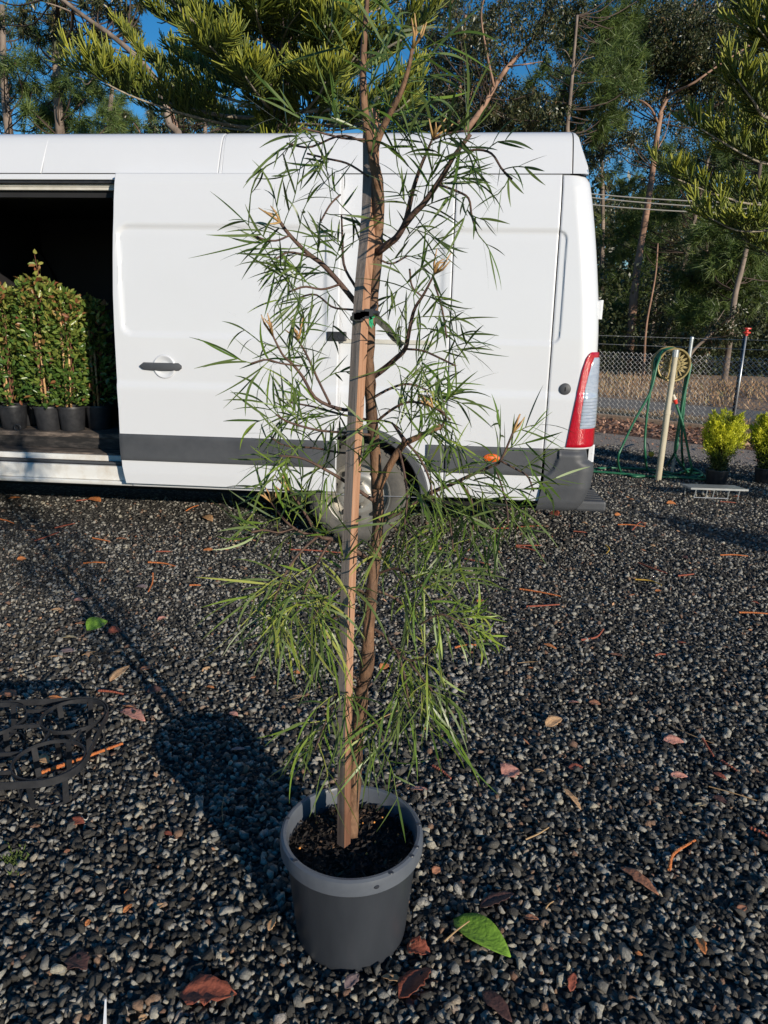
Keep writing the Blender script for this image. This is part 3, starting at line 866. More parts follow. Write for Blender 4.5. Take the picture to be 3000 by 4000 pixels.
b.box((1.40, -.62, .272), (1.60, -.12, .345), fn=lambda u, w, z: V3(u - (.07 if w < -.5 and u > 1.4 else 0), w, z))
stp = b.build('tow_step', M['greyplastic'], van, bevel=.018)
for k in range(7):
    b = MB(); b.box((1.46, -.55 + k * .06, .345), (1.575 - (.04 if k < 2 else 0), -.52 + k * .06, .351), fn=V3); b.build('tread_rib', M['greyplastic'], stp)
# tail doors and hinges
b = MB()
Z = np.linspace(.62, ZG - .01, 40)
for z in Z:
    for w in (-.125, -.3, -.98, -.99, -1.0, -1.7, -1.85):
        b.v.append(tuple(V3(umax(z) - .002 - (.006 if w == -.99 else 0), float(wprof(z)) + w, z))); b.r.append(0)
for i in range(39):
    for j in range(6): b.f.append((i * 7 + j, (i + 1) * 7 + j, (i + 1) * 7 + j + 1, i * 7 + j + 1)); b.m.append(0)
td = b.build('tail_doors', M['white'], van, smooth='auto')
for zc, uu in ((vpx(2340, 1210, 0, w=-.13)[1], None), (vpx(2300, 1772, 0, w=-.10)[1], None)):
    u0 = umax(zc) - .004
    b = MB(); b.tube([V3(u0 + .012, -.125, zc - .055), V3(u0 + .012, -.125, zc + .055)], .0155, n=12)
    b.box((u0 - .01, -.125, zc - .048), (u0 + .012, -.11, zc + .048), fn=V3)
    b.tube([V3(u0 + .012, -.125, zc - .004), V3(u0 + .012, -.125, zc + .004)], .0165, n=12)
    b.build('door_hinge', M['white'], td, smooth='auto')

# ---- roof, in panels
rp = [(-.093, 2.266), (-.098, 2.275), (-.115, 2.32), (-.14, 2.38), (-.168, 2.44), (-.188, 2.475), (-.215, 2.502), (-.26, 2.52), (-.5, 2.545), (-1.0, 2.56), (-1.5, 2.545), (-1.72, 2.52), (-1.77, 2.5), (-1.80, 2.47), (-1.90, 2.266)]
ur = [vpx(165, 660, 0, w=-.11)[0], vpx(862, 600, 0, w=-.13)[0], vpx(1253, 600, 0, w=-.13)[0], vpx(2240, 600, 0, w=-.13)[0]]
def roofpart(name, u0, u1, sh=0.0, par=None, rear_cut=None, lean=0.0, m='white'):
    b = MB(); us = np.unique(np.round(np.concatenate([[u0, u0 + .004], np.linspace(u0 + .05, u1 - .05, 6) if u1 - u0 > .2 else [(u0 + u1) / 2], [u1 - .004, u1]]), 5)); k = len(rp)
    for ui, u in enumerate(us):
        e = sh + (.004 if ui in (0, len(us) - 1) else 0)
        for (w, z) in rp:
            uu = u + (lean * (z - 2.266) if lean else 0)
            zz = z
            if rear_cut: uu = min(uu, rear_cut(z) - .0005 * (len(us) - ui))
            sc = (1 - e / .9)
            b.v.append(tuple(V3(uu, -.995 + (w + .995) * sc, zz - e * (1 if z > 2.3 else 0)))); b.r.append(0)
    for i in range(len(us) - 1):
        for j in range(k - 1): b.f.append((i * k + j, i * k + j + 1, (i + 1) * k + j + 1, (i + 1) * k + j)); b.m.append(0)
    b.f.append(tuple(range(k))); b.m.append(0); b.f.append(tuple((len(us) - 1) * k + j for j in range(k - 1, -1, -1))); b.m.append(0)
    return b.build(name, M[m], par or van, smooth='auto')
cutpts = [vpx(x, y, 0, w=ww) for (x, y, ww) in ((2297, 664, -.14), (2296, 645, -.14), (2283, 600, -.16), (2272, 560, -.17), (2264, 535, -.19), (2255, 522, -.2), (2238, 515, -.22))]
cz, cu = [p[1] for p in cutpts], [p[0] for p in cutpts]
rcut = lambda z: float(np.interp(z, cz, cu))
roofpart('roof_panel', -3.2, ur[0] - .003, lean=.1); roofpart('roof_panel', ur[0] + .003, ur[1] - .012, lean=.04)
roofpart('roof_seam_strip', ur[1] - .010, ur[1] + .010, sh=.003, lean=.04)
roofpart('roof_panel', ur[1] + .012, ur[2] - .002); roofpart('roof_panel', ur[2] + .002, ur[3] - .003)
# roof tail cap
b = MB(); k = len(rp)
for t in (0, .02, .3, .6, .85, 1.0):
    for (w, z) in rp:
        uu = ur[3] + .003 + (rcut(z) - ur[3] - .003) * t
        b.v.append(tuple(V3(uu, w if t < .9 else -.995 + (w + .995) * .985, z - (0 if t < .9 else .01 * (z > 2.3))))); b.r.append(0)
for i in range(5):
    for j in range(k - 1): b.f.append((i * k + j, i * k + j + 1, (i + 1) * k + j + 1, (i + 1) * k + j)); b.m.append(0)
b.f.append(tuple(5 * k + j for j in range(k - 1, -1, -1))); b.m.append(0)
cap = b.build('roof_tail_cap', M['white'], van, smooth='auto')
b = MB(); b.box((ur[3] + .05, -.26, 2.268), (rcut(2.29) - .002, -.103, 2.29), fn=V3); b.build('tail_cap_lamp', M['clear'], cap, bevel=.004)
# gutter filler under the roof edge (dark line)
b = MB(); b.box((-3.1, -.20, 2.252), (1.20, -.100, 2.2655), fn=V3); b.build('roof_gutter', M['greyplastic'], van)

# ---- sliding door, open, standing outboard
DO = 0.062
dL = edgefn([(448, 690), (441, 850), (438, 1000), (439, 1150), (445, 1300), (453, 1450), (461, 1600), (468, 1740), (476, 1820), (490, 1880)], DO)
dR = edgefn([(1331, 690), (1326, 1000), (1320, 1300), (1313, 1700), (1308, 1922)], DO)
zdt = vpx(900, 676, DO)[1]; zdb = vpx(900, 1905, DO)[1]
zi1 = vpx(800, 882, DO)[1]; zi0 = vpx(800, 1312, DO)[1]
du0 = vpx(466, 1100, DO)[0]
door = panel('sliding_door', dL, dR, zdb, zdt, off=DO, insets=[((du0, -0.19, zi0, zi1, .065), .013)], thick=.045, rim=.006)
panel('door_trim', lambda z: dL(z) + .002, lambda z: dR(z) - .002, vpx(900, 1812, DO)[1], vpx(900, 1708, DO)[1], off=DO + .012, m='greyplastic', parent=door, thick=.014, step=.03)
# door handle in its dish
hu, hz = vpx(636, 1432, DO)
hw = float(wprof(hz)) + DO
b = MB(); b.lathe([(0, -.004), (.03, -.002), (.05, .003), (.06, .009), (.066, .0105), (.071, .008), (.074, .001)], n=32, fn=lambda x, y, z: tuple(V3(hu + .012 + x, hw + z, hz + y))); b.build('handle_dish', M['white'], door, smooth='auto')
b = MB()
xs = np.linspace(-.142, .122, 14)
for x in xs:
    e = min((x + .142), (.122 - x)); hh = .024 * min(1, (.35 + e / .02 * .65)) if e < .02 else .024
    ww = .012 + .016 * math.sin(PI * (x + .142) / .264)
    for (dw, dz) in ((ww - .014, -hh), (ww, -hh * .7), (ww + .003, 0), (ww, hh * .7), (ww - .014, hh)):
        b.v.append(tuple(V3(hu + x, hw + dw, hz + dz))); b.r.append(0)
for i in range(13):
    for j in range(4): b.f.append((i * 5 + j, (i + 1) * 5 + j, (i + 1) * 5 + j + 1, i * 5 + j + 1)); b.m.append(0)
    b.f.append((i * 5 + 4, (i + 1) * 5 + 4, (i + 1) * 5, i * 5)); b.m.append(0)
b.f.append((0, 1, 2, 3, 4)); b.m.append(0); b.f.append((69, 68, 67, 66, 65)); b.m.append(0)
b.build('door_handle', M['greyplastic'], door, smooth='auto')
# black rail bracket with a round socket at the door's rear edge
lu0, lz0_ = vpx(1277, 1332, DO); lu1, lz1_ = vpx(1352, 1296, DO); lw = float(wprof(1.35)) + DO
b = MB(); b.box((lu0, lw - .03, lz0_), (lu1, lw + .010, lz1_), fn=V3); br = b.build('rail_bracket', M['blackplastic'], van, bevel=.006)
cx = lu1 - .028; czz = (lz0_ + lz1_) / 2
b = MB(); b.lathe([(.008, .004), (.016, .012), (.020, .012), (.022, .009)], n=20, fn=lambda x, y, z: tuple(V3(cx + x, lw + z, czz + y))); b.build('bracket_socket', M['pot'], br, smooth='auto')
b = MB(); b.box((-1.5, -.03, 1.30), (.45, .004, 1.325), fn=V3); b.build('door_rail', M['cream'], side)

# ---- sill and opening
UO = -3.05                                      # front edge of the opening
sill = panel('door_sill', UO, uP + .02, vpx(200, 1871, -.006)[1], vpx(200, 1812, -.03)[1], off=-.035, m='sillwhite', thick=.05, rim=.012)
panel('lower_sill', UO, uP + .12, ZB - .004, vpx(200, 1868, -.01)[1] - .006, off=-.012, m='sillwhite', thick=.05, rim=.006)
b = MB(); b.box((UO, -.30, .470), (uP + .02, -.045, .478), fn=V3); b.build('door_track', M['blackplastic'], van)
b = MB(); b.box((UO, -.075, .478), (uP + .02, -.05, .492), fn=V3); b.build('sill_seal', M['greyplastic'], van)
b = MB(); b.box((UO, -.17, .478), (uP + .02, -.148, .516), fn=V3); b.build('sill_strip', M['sillwhite'], van, bevel=.003)
fl_ = MB(); fl_.box((UO, -.335, .478), (uP + .02, -.172, .526), fn=V3); fl_.build('step_tread', M['floorply'], van, bevel=.006)
fl_ = MB(); fl_.box((UO, -.36, .526), (uP + .02, -.337, .618), fn=V3); fl_.build('step_riser', M['riser'], van)
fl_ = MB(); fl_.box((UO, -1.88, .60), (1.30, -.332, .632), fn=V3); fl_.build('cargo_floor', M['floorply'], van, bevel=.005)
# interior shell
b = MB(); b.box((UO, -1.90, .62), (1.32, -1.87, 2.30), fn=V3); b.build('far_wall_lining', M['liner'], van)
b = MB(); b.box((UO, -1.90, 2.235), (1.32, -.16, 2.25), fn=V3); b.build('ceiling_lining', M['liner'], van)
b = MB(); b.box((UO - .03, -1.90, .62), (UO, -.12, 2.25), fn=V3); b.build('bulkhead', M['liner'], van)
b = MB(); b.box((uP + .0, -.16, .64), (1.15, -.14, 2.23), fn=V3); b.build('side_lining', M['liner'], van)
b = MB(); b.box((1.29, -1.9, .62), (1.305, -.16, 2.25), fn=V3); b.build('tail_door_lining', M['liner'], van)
# door pillar between opening and side panel
b = MB(); b.box((uP, -.15, .50), (uP + .03, -.02, 2.24), fn=lambda u, w, z: V3(u, w + (float(wprof(z)) if w > -.1 else 0), z)); b.build('door_pillar', M['sillwhite'], van)
# header above opening
panel('door_header', UO, uP + .18, vpx(200, 701, 0)[1], ZG, off=0.0, parent=van, thick=.03)
zh = vpx(200, 703, 0)[1]
b = MB(); b.box((UO, -.15, zh - .012), (uP + .05, -.10, zh + .006), fn=V3); b.build('header_seal', M['blackplastic'], van)
b = MB(); b.box((UO, -.17, zh - .048), (uP + .05, -.135, zh - .012), fn=V3); b.box((UO, -.16, zh - .03), (uP + .05, -.128, zh - .023), fn=V3); b.build('header_rail', M['cream'], van, bevel=.003)
b = MB(); b.box((UO, -.24, zh - .085), (uP + .02, -.165, zh - .046), fn=V3); b.build('header_trim', M['dark'], van)
# moulded dark liner panel with a rounded inset seen in the gloom
pl = [vpx(x, y, 0, w=-1.80) for (x, y) in ((-420, 1400), (-420, 830), (0, 868), (45, 880), (100, 930), (150, 990), (185, 1045), (215, 1110), (225, 1400))]
b = MB(); n = len(pl)
b.add([V3(u, -1.80, z) for (u, z) in pl] + [V3(u, -1.86, z) for (u, z) in pl], [tuple(range(n))] + [(i, (i + 1) % n, n + (i + 1) % n, n + i) for i in range(n)])
mp_ = b.build('moulded_liner', M['dark'], van, bevel=.012)
pts = [V3(u, -1.795, z) for (u, z) in [vpx(x, y, 0, w=-1.795) for (x, y) in ((46, 1120), (46, 1040), (50, 985), (66, 966), (90, 966), (120, 975), (150, 990))]]
b = MB(); b.tube(smoothpath(pts, 24), .006, n=6); b.build('liner_edge', M['greyplastic'], mp_, smooth=True)

# ---- front of the van (out of frame): cab side, nose, glass
b = MB()
cab = [(-3.06, .33), (-3.06, 2.266), (-3.25, 2.262), (-3.75, 1.98), (-4.3, 1.32), (-4.75, 1.12), (-4.95, .95), (-5.0, .45), (-4.95, .33)]
n = len(cab)
b.add([V3(u, float(wprof(z)) - .012, z) for (u, z) in cab] + [V3(u, -1.99 - float(wprof(z)), z) for (u, z) in cab], [tuple(range(n - 1, -1, -1)), tuple(range(n, 2 * n))] + [(i, (i + 1) % n, n + (i + 1) % n, n + i) for i in range(n)])
cabo = b.build('cab', M['white'], van, bevel=.03)
b = MB(); gw = [(-3.2, 1.35), (-3.2, 1.95), (-3.6, 1.93), (-4.15, 1.36)]
b.add([V3(u, float(wprof(z)) + .0005, z) for (u, z) in gw] + [V3(u, float(wprof(z)) - .03, z) for (u, z) in gw], [(0, 3, 2, 1), (0, 1, 5, 4), (1, 2, 6, 5), (2, 3, 7, 6), (3, 0, 4, 7)]); b.build('cab_window', M['glass'], cabo)
b = MB(); ws = [(-3.78, 1.965), (-4.28, 1.35)]
b.add([V3(ws[0][0] - .02, -.2, ws[0][1] + .01), V3(ws[0][0] - .02, -1.8, ws[0][1] + .01), V3(ws[1][0] - .02, -1.85, ws[1][1] + .01), V3(ws[1][0] - .02, -.15, ws[1][1] + .01)], [(0, 1, 2, 3)]); b.build('windscreen', M['glass'], cabo)
b = MB(); b.box((-5.03, -1.9, .33), (-4.9, -.08, .62), fn=V3); b.build('front_bumper', M['greyplastic'], cabo, bevel=.03)
# far side skin, underbody
b = MB(); b.box((-3.06, -1.99, .345), (1.30, -1.91, 2.27), fn=V3); b.build('far_side', M['white'], van)
b = MB(); b.box((-4.7, -1.75, .24), (-.48, -.36, .47), fn=V3); b.box((.48, -1.75, .26), (1.30, -.2, .6), fn=V3); b.box((-.48, -1.55, .33), (.48, -.5, .6), fn=V3); b.build('underbody', M['underbody'], van)

# ---- wheels
def wheel(u, w, flip=1):
    t = MB(); fnw = lambda x, y, z: tuple(V3(u + x, w + flip * z, .339 + y))
    prof = [(.205, -.01), (.215, .0), (.235, .004), (.262, .008), (.285, .006), (.30, -.002), (.316, -.012), (.328, -.03), (.334, -.05), (.334, -.165), (.325, -.19), (.29, -.21), (.21, -.2)]
    t.lathe(prof, n=64, fn=fnw)
    wo_ = empty_part('wheel', van)
    ty = t.build('tyre', M['rubber'], wo_, smooth='auto')
    for k in range(40):
        a = 2 * PI * k / 40
        q = MB()
        c, s_ = math.cos(a), math.sin(a)
        q.box((.319, -.013, -.022), (.336, .013, -.005), fn=lambda x, y, z: fnw(x * c - y * s_, x * s_ + y * c, z + (.0 if x < .33 else -.014)))
        t2 = q
        TREAD.append((q, ty))
    r = MB()
    r.lathe([(.212, -.19), (.20, -.02), (.207, .002), (.213, .004), (.214, -.003), (.204, -.012), (.192, -.045), (.186, -.055), (.165, -.042), (.14, -.018), (.12, -.01), (.10, -.016), (.075, -.012), (.06, .004), (.052, .012), (0, .014)], n=48, fn=fnw)
    rm = r.build('rim', M['steel'], wo_, smooth='auto')
    for k in range(10):
        a = 2 * PI * (k + .5) / 10; q = MB()
        q.lathe([(0, -.0285), (.019, -.0285), (.021, -.034)], n=12, fn=lambda x, y, z: fnw(.155 * math.cos(a) + x, .155 * math.sin(a) + y, z + .004)); q.build('rim_vent', M['underbody'], wo_)
    for k in range(5):
        a = 2 * PI * k / 5; q = MB()
        q.lathe([(0, .016), (.008, .014), (.011, .002), (.011, -.012)], n=6, fn=lambda x, y, z: fnw(.083 * math.cos(a) + x, .083 * math.sin(a) + y, z)); q.build('wheel_nut', M['steel'], wo_)
    return wo_
TREAD = []
def empty_part(name, parent):
    o = bpy.data.objects.new(name, None); COL.objects.link(o); o.parent = parent
    return o
w1 = wheel(0, -.05)
wheel(0, -1.94, -1); wheel(-4.05, -.06); wheel(-4.05, -1.94, -1)
# tread lugs joined per tyre
from collections import defaultdict
dd = defaultdict(MB)
for q, ty in TREAD: dd[ty.name].add(q.v, q.f)
for nm, q in dd.items():
    tag(q.build('tread_lugs', M['rubber'], bpy.data.objects[nm].parent), kind='stuff')
b = MB(); b.box((.415, -.36, .16), (.43, -.06, .47), fn=V3); b.build('mud_flap', M['rubber'], van)
# ================================================================== plants standing in the van
def pot_mesh(b, c, rt, rb, h, n=28):
    fn = lambda x, y, z: (c[0] + x, c[1] + y, c[2] + z)
    b.lathe([(0, .003), (rb * .96, .003), (rb * .97, 0), (rb, .004), (rt * .95, h * .86), (rt * .96, h * .9), (rt, h * .905), (rt * 1.01, h * .98), (rt, h), (rt * .93, h), (rt * .91, h * .9), (0, h * .88)], n=n, fn=fn)
def lilly(px, py, w, H, wid, n, seed, label, topx=0.0, spike=False):
    u, z = vpx(px, py, 0, w=w)
    z = .632
    base = V3(u, w, z)
    r = np.random.default_rng(seed)
    t = empty('potted_lilly_pilly', base, label, 'potted plant', 'lilly pilly plants standing inside the van')
    b = MB(); pot_mesh(b, base, .097, .078, .172); b.build('pot', M['blackplastic'], t, smooth='auto')
    b = MB(); b.lathe([(0, .158), (.05, .16), (.088, .156)], n=16, fn=lambda x, y, zz: (base[0] + x, base[1] + y, base[2] + zz)); b.build('soil', M['soil'], t)
    for k in range(2):
        sx = (-.012 + .03 * k) ; top = base + vd * (sx + topx * (.6 + .4 * k)) + np.array([0, 0, H * (.86 - .25 * k)]) + vn * .03
        b = MB(); b.tube([base + vd * sx + np.array([0, 0, .15]) + vn * .035, top], .0075, n=8); b.build('bamboo_stake', M['bamboo'], t, smooth=True)
    stems = []
    b = MB()
    for k in range(5):
        a = r.uniform(0, 6.28); e = base + vd * (r.normal() * wid * .3) + vn * r.normal() * wid * .25 + np.array([0, 0, H * r.uniform(.75, .98)])
        pts = smoothpath([base + np.array([0, 0, .15]), (base * .5 + e * .5) + randunit(1)[0] * .03, e], 9)
        b.tube(pts, np.linspace(.005, .0018, 9), n=5); stems.append(np.array(pts))
    if spike:
        e = base + vd * .02 + np.array([0, 0, H * 1.16]); pts = smoothpath([base + np.array([0, 0, H * .6]), base + vd * .035 + np.array([0, 0, H * .95]), e], 8)
        b.tube(pts, np.linspace(.004, .0015, 8), n=5); stems.append(np.array(pts))
    b.build('stem', M['redstem'], t, smooth=True)
    # leaf clusters: short twigs with opposite leaves
    m = n
    zt = base[2] + .17 + (H - .17) * r.beta(1.15, 1.0, m)
    hh = (zt - base[2]) / H
    rad = wid * np.interp(hh, [.15, .3, .6, .9, 1.0], [.8, 1.0, 1.05, 1.0, .6]) * np.sqrt(r.uniform(.12, 1, m))
    an = r.uniform(0, 6.28, m)
    c = base[None] + vd[None] * (rad * np.cos(an))[:, None] + vn[None] * (rad * np.sin(an) * .9)[:, None]
    c[:, 2] = zt
    if spike:
        k = 26; s_ = np.linspace(.55, 1, k); sp = stems[-1]; ii = (s_ * 7).astype(int); c = np.concatenate([c, sp[ii] + r.normal(size=(k, 3)) * .006]); m = len(c); an = np.concatenate([an, r.uniform(0, 6.28, k)]); hh = np.concatenate([hh, np.ones(k)])
    out = vd[None] * np.cos(an)[:, None] + vn[None] * np.sin(an)[:, None]
    ax = unit(out * .7 + np.array([0, 0, .45]) + r.normal(size=(m, 3)) * .55)
    side = unit(np.cross(ax, r.normal(size=(m, 3))))
    L = r.uniform(.034, .06, m); W = L * r.uniform(.42, .55, m)
    nrm = np.cross(ax, side)
    # folded, pointed leaf of six vertices
    Vv = np.empty((m, 6, 3))
    Vv[:, 0] = c; Vv[:, 5] = c + ax * L[:, None] - nrm * (L * .12)[:, None]
    for j, (f, ww) in enumerate(((.32, .48), (.7, .42))):
        mid = c + ax * (L * f)[:, None]
        Vv[:, 1 + 2 * j] = mid + side * (W * ww)[:, None] + nrm * (W * .12)[:, None]
        Vv[:, 2 + 2 * j] = mid - side * (W * ww)[:, None] + nrm * (W * .12)[:, None]
    base_i = np.arange(m)[:, None] * 6
    F = np.concatenate([base_i + np.array([[0, 1, 3, 5]]), base_i + np.array([[0, 5, 4, 2]])])
    rn = np.clip(hh * .5 + r.uniform(-.15, .55, m), 0, .9)
    redm = (r.random(m) < .05 + .1 * (hh > .8)); rn[redm] = r.uniform(.93, 1, redm.sum())
    o = fast('foliage', Vv.reshape(-1, 3), F, M['lilly'], t, r=np.repeat(rn, 6)); o['kind'] = 'stuff'
    return t
lilly(58, 1670, -.45, .97, .15, 1500, 1, 'glossy green lilly pilly in a black pot with two crossed canes in the van doorway', -.05)
lilly(131, 1664, -.66, .95, .13, 1000, 2, 'lilly pilly in a black pot set back between two others in the van doorway', 0)
lilly(194, 1670, -.45, 1.03, .14, 1500, 3, 'tallest lilly pilly with a red-stemmed shoot and a straight cane in the van doorway', -.01, spike=True)
lilly(286, 1668, -.47, .95, .125, 1300, 4, 'lilly pilly at the edge of the sunlight in the van with half its pot shaded', .02)
lilly(392, 1668, -.58, .9, .12, 700, 5, 'shaded lilly pilly standing against the door pillar inside the van', .0)
lilly(345, 1655, -.85, .95, .12, 600, 6, 'shaded lilly pilly behind the half-lit one deep inside the van', .0)
lilly(-70, 1670, -.5, .97, .15, 1000, 7, 'lilly pilly at the front end of the row inside the van', .0)
lilly(20, 1640, -.85, 1.0, .15, 800, 8, 'lilly pilly in the back row behind the crossed canes inside the van', .0)
lilly(235, 1640, -.85, 1.02, .15, 800, 9, 'lilly pilly in the back row behind the tallest one inside the van', .0)
rg = V3(*[vpx(67, 1683, 0, w=-.33)[0], -.34, .634])
b = MB(); b.lathe([(.018, 0), (.022, .004), (.026, 0), (.022, -.004)], n=18, closed=True, fn=lambda x, y, z: (rg[0] + x, rg[1] + z, rg[2] + .022 + y))
tag(b.build('tie_down_ring', M['pot'], van, smooth=True))

# ================================================================== the staked tree in its grey pot
tree = empty('potted_tree', POT, 'tall staked young tree with narrow feathery leaves in a grey plastic pot', 'potted tree')
PF = lambda x, y, z: (POT[0] + x, POT[1] + y, z)
b = MB(); b.lathe([(0, .012), (.118, .012), (.120, .0), (.126, -.004), (.1305, .006), (.1325, .02), (.1515, .222), (.1525, .236), (.1535, .240)], n=72, fn=PF)
pot = b.build('pot', M['pot'], tree, smooth='auto')
b = MB(); b.lathe([(.1535, .238), (.1615, .2395), (.1662, .2445), (.1668, .268), (.1645, .2775), (.159, .2815), (.1525, .2805), (.1495, .274), (.1475, .19)], n=72, fn=PF)
b.build('rim', M['potrim'], pot, smooth='auto')
for (a, rr) in ((-2.42, .159), (-.55, .160), (-.36, .1585), (-1.2, .1675), (-.98, .162), (1.9, .158), (2.95, .158), (.12, .158)):
    q = Vector((POT[0] + rr * math.cos(a), POT[1] + rr * math.sin(a), .2822 if rr < .163 else .262)); b = MB()
    if rr < .163: b.lathe([(0, .0006), (.0042, .0004), (.005, -.001)], n=12, fn=lambda x, y, z: (q.x + x * 1.3, q.y + y, q.z - .0006 + z))
    else:
        nn = Vector((math.cos(a), math.sin(a), 0)); tt = Vector((-math.sin(a), math.cos(a), 0))
        b.lathe([(0, .0008), (.004, .0004), (.005, -.001)], n=12, fn=lambda x, y, z: tuple(q + tt * (x * 1.3) + Vector((0, 0, y)) + nn * z))
    b.build('water_drop', M['spot'], pot)
# soil
b = MB(); rr_ = [0, .03, .06, .09, .115, .135, .147]; n = 48
b.v.append((POT[0], POT[1], .236)); b.r.append(0)
for i, r_ in enumerate(rr_[1:]):
    for j in range(n):
        a = 2 * PI * j / n
        b.v.append((POT[0] + r_ * math.cos(a), POT[1] + r_ * math.sin(a), .233 + rnd.gauss(0, .0035) - .006 * (r_ / .147) ** 2)); b.r.append(0)
for j in range(n): b.f.append((0, 1 + j, 1 + (j + 1) % n)); b.m.append(0)
for i in range(5):
    for j in range(n): b.f.append((1 + i * n + j, 1 + (i + 1) * n + j, 1 + (i + 1) * n + (j + 1) % n, 1 + i * n + (j + 1) % n)); b.m.append(0)
soil = b.build('soil', M['soil'], tree)
n = 1500
rad = .143 * np.sqrt(NR.random(n)); an = NR.uniform(0, 6.28, n)
c = np.stack([POT[0] + rad * np.cos(an), POT[1] + rad * np.sin(an), .233 + NR.random(n) * .012], 1)
ax = unit(np.stack([NR.normal(size=n), NR.normal(size=n), NR.normal(size=n) * .5], 1))
V, F = rhombs(c, ax, perp(ax), NR.uniform(.005, .022, n), NR.uniform(.003, .009, n))
fast('bark_chips', V, F, M['chip'], soil, r=np.repeat(NR.random(n) ** 2.2, 4))['kind'] = 'stuff'
for (x, y) in ((1236, 3213), (1171, 3313), (1462, 3212), (1418, 3215), (1466, 3289), (1432, 3335), (1493, 3194), (1300, 3180), (1555, 3262)):
    q = gnd(x, y, .243); b = MB(); b.lathe([(0, -.0028), (.002, -.002), (.0028, 0), (.002, .002), (0, .0028)], n=8, fn=lambda x_, y_, z_: (q[0] + x_, q[1] + y_, q[2] + z_)); b.build('fertiliser_bead', M['bead'], soil, smooth=True)
TY = 1.395
def tp(x, y, dy=0.0): return atY(x, y, TY + dy)
tr_px = [(1372, 3262), (1378, 3180), (1388, 3040), (1400, 2860), (1412, 2700), (1432, 2610), (1440, 2450), (1450, 2320), (1460, 2220), (1472, 2100), (1478, 2010), (1472, 1900), (1466, 1780), (1455, 1660), (1446, 1550), (1441, 1450), (1440, 1380), (1446, 1280), (1452, 1200), (1466, 1090), (1472, 980), (1478, 860), (1480, 760), (1472, 690), (1462, 640), (1457, 600)]
tpts = [tp(x, y, .012 * math.sin(i * .7)) for i, (x, y) in enumerate(tr_px)]
b = MB(); sp = smoothpath(tpts, 110)
rr_ = np.interp(np.linspace(0, 1, 110), [0, .05, .3, .45, .7, .85, 1], [.0155, .0145, .0125, .0115, .0105, .0105, .0095])
rr_ = rr_ * (1 + .05 * np.sin(np.arange(110) * .9) + NR.normal(size=110) * .03)
for kk in (16, 22, 47, 63, 78, 88): rr_[kk - 1:kk + 2] *= (1.1, 1.22, 1.1)
b.tube(sp, rr_, n=14); trunk = b.build('trunk', M['bark'], tree, smooth=True)
# stake: square section turned about 40 degrees, two visible faces
SK = smoothpath([atY(1343, 3296, TY - .045), atY(1349, 2700, TY - .045), atY(1367, 2100, TY - .045), atY(1409, 1240, TY - .035), atY(1446, 800, TY + .02), atY(1449, 428, TY + .045)], 15)
s0, s1 = SK[0], SK[-1]
axs = unit(s1 - s0)
a_ = math.radians(38); A_ = np.array([math.cos(a_), -math.sin(a_), 0]); A_ = unit(A_ - axs * (A_ @ axs)); B_ = np.cross(axs, A_); B_ = -B_ if B_[1] > 0 else B_
hs = .0108; b = MB()
nseg = 14
for f_, (p, q) in enumerate(((A_, B_), (B_, -A_), (-A_, -B_), (-B_, A_))):
    Vv = []
    for i in range(nseg + 1):
        c = SK[i]
        Vv += [c + (p + q) * hs, c + (q - p) * hs]
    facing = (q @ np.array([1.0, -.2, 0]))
    b.add(Vv, [(2 * i, 2 * i + 2, 2 * i + 3, 2 * i + 1) for i in range(nseg)], 0, r=1.0 if facing < .2 else 0.12)  # sunlit right face orange, the rest grey: weathering plus painted shade
tp4 = [s1 + (A_ + B_) * hs, s1 + (B_ - A_) * hs, s1 + (-A_ - B_) * hs, s1 + (A_ - B_) * hs]
b.add(tp4, [(0, 1, 2, 3)], 0, 1.0)
b.build('stake', M['stake'], tree)
# tie, strap and green tape
tc_ = atY(1422, 1232, TY - .02)
b = MB()
ring = []
for t in np.linspace(0, 2 * PI, 26):
    ring.append(atY(1425 + 50 * math.cos(t), 1234 + 10 * math.sin(t * 1.0 + .6) - 16 * math.cos(t), TY - .018 + .045 * math.sin(t)))
b.tube(ring, .0045, n=6)
for q in ((1392, 1236), (1408, 1226), (1425, 1232), (1440, 1222), (1400, 1240)):
    c = atY(q[0], q[1], TY - .064); b.box((c[0] - .008, c[1] - .004, c[2] - .006), (c[0] + .008, c[1] + .003, c[2] + .007))
b.tube(smoothpath([atY(1440, 1222, TY - .05), atY(1462, 1205, TY - .03), atY(1468, 1195, TY - .01), atY(1458, 1180, TY + .012)], 12), .003, n=6)
b.build('tree_tie', M['blackplastic'], tree, smooth='auto')
sa, sb = atY(1462, 1232, TY - .01), atY(1572, 1352, TY - .03)
dv_ = unit(sb - sa); sd = unit(np.cross(dv_, [0, 1, .3])); b = MB()
pts = [sa + (sb - sa) * t for t in np.linspace(0, 1, 8)]
Vv = []
for i, p in enumerate(pts):
    wv = sd * (.0065 + .0012 * math.sin(i * 1.7)); nn = np.array([0, .0012, 0])
    Vv += [p + wv - nn, p - wv - nn, p - wv + nn, p + wv + nn]
F = []
for i in range(7):
    for j in range(4): F.append((4 * i + j, 4 * i + (j + 1) % 4, 4 * i + 4 + (j + 1) % 4, 4 * i + 4 + j))
F += [(0, 3, 2, 1), (28, 29, 30, 31)]
b.add(Vv, F); b.build('tie_strap', M['strap'], tree)
b = MB()
for pl_ in ([(1434, 1246), (1446, 1240), (1459, 1232)], [(1440, 1245), (1447, 1262), (1449, 1278)], [(1452, 1240), (1451, 1258), (1456, 1272)]):
    Pp = [atY(x, y, TY - .03) for (x, y) in pl_]
    for i in range(2):
        nn = np.array([.003, 0, -.003]); b.add([Pp[i] - nn, Pp[i] + nn, Pp[i + 1] + nn, Pp[i + 1] - nn], [(0, 1, 2, 3)])
b.build('green_tape', M['greentape'], tree)

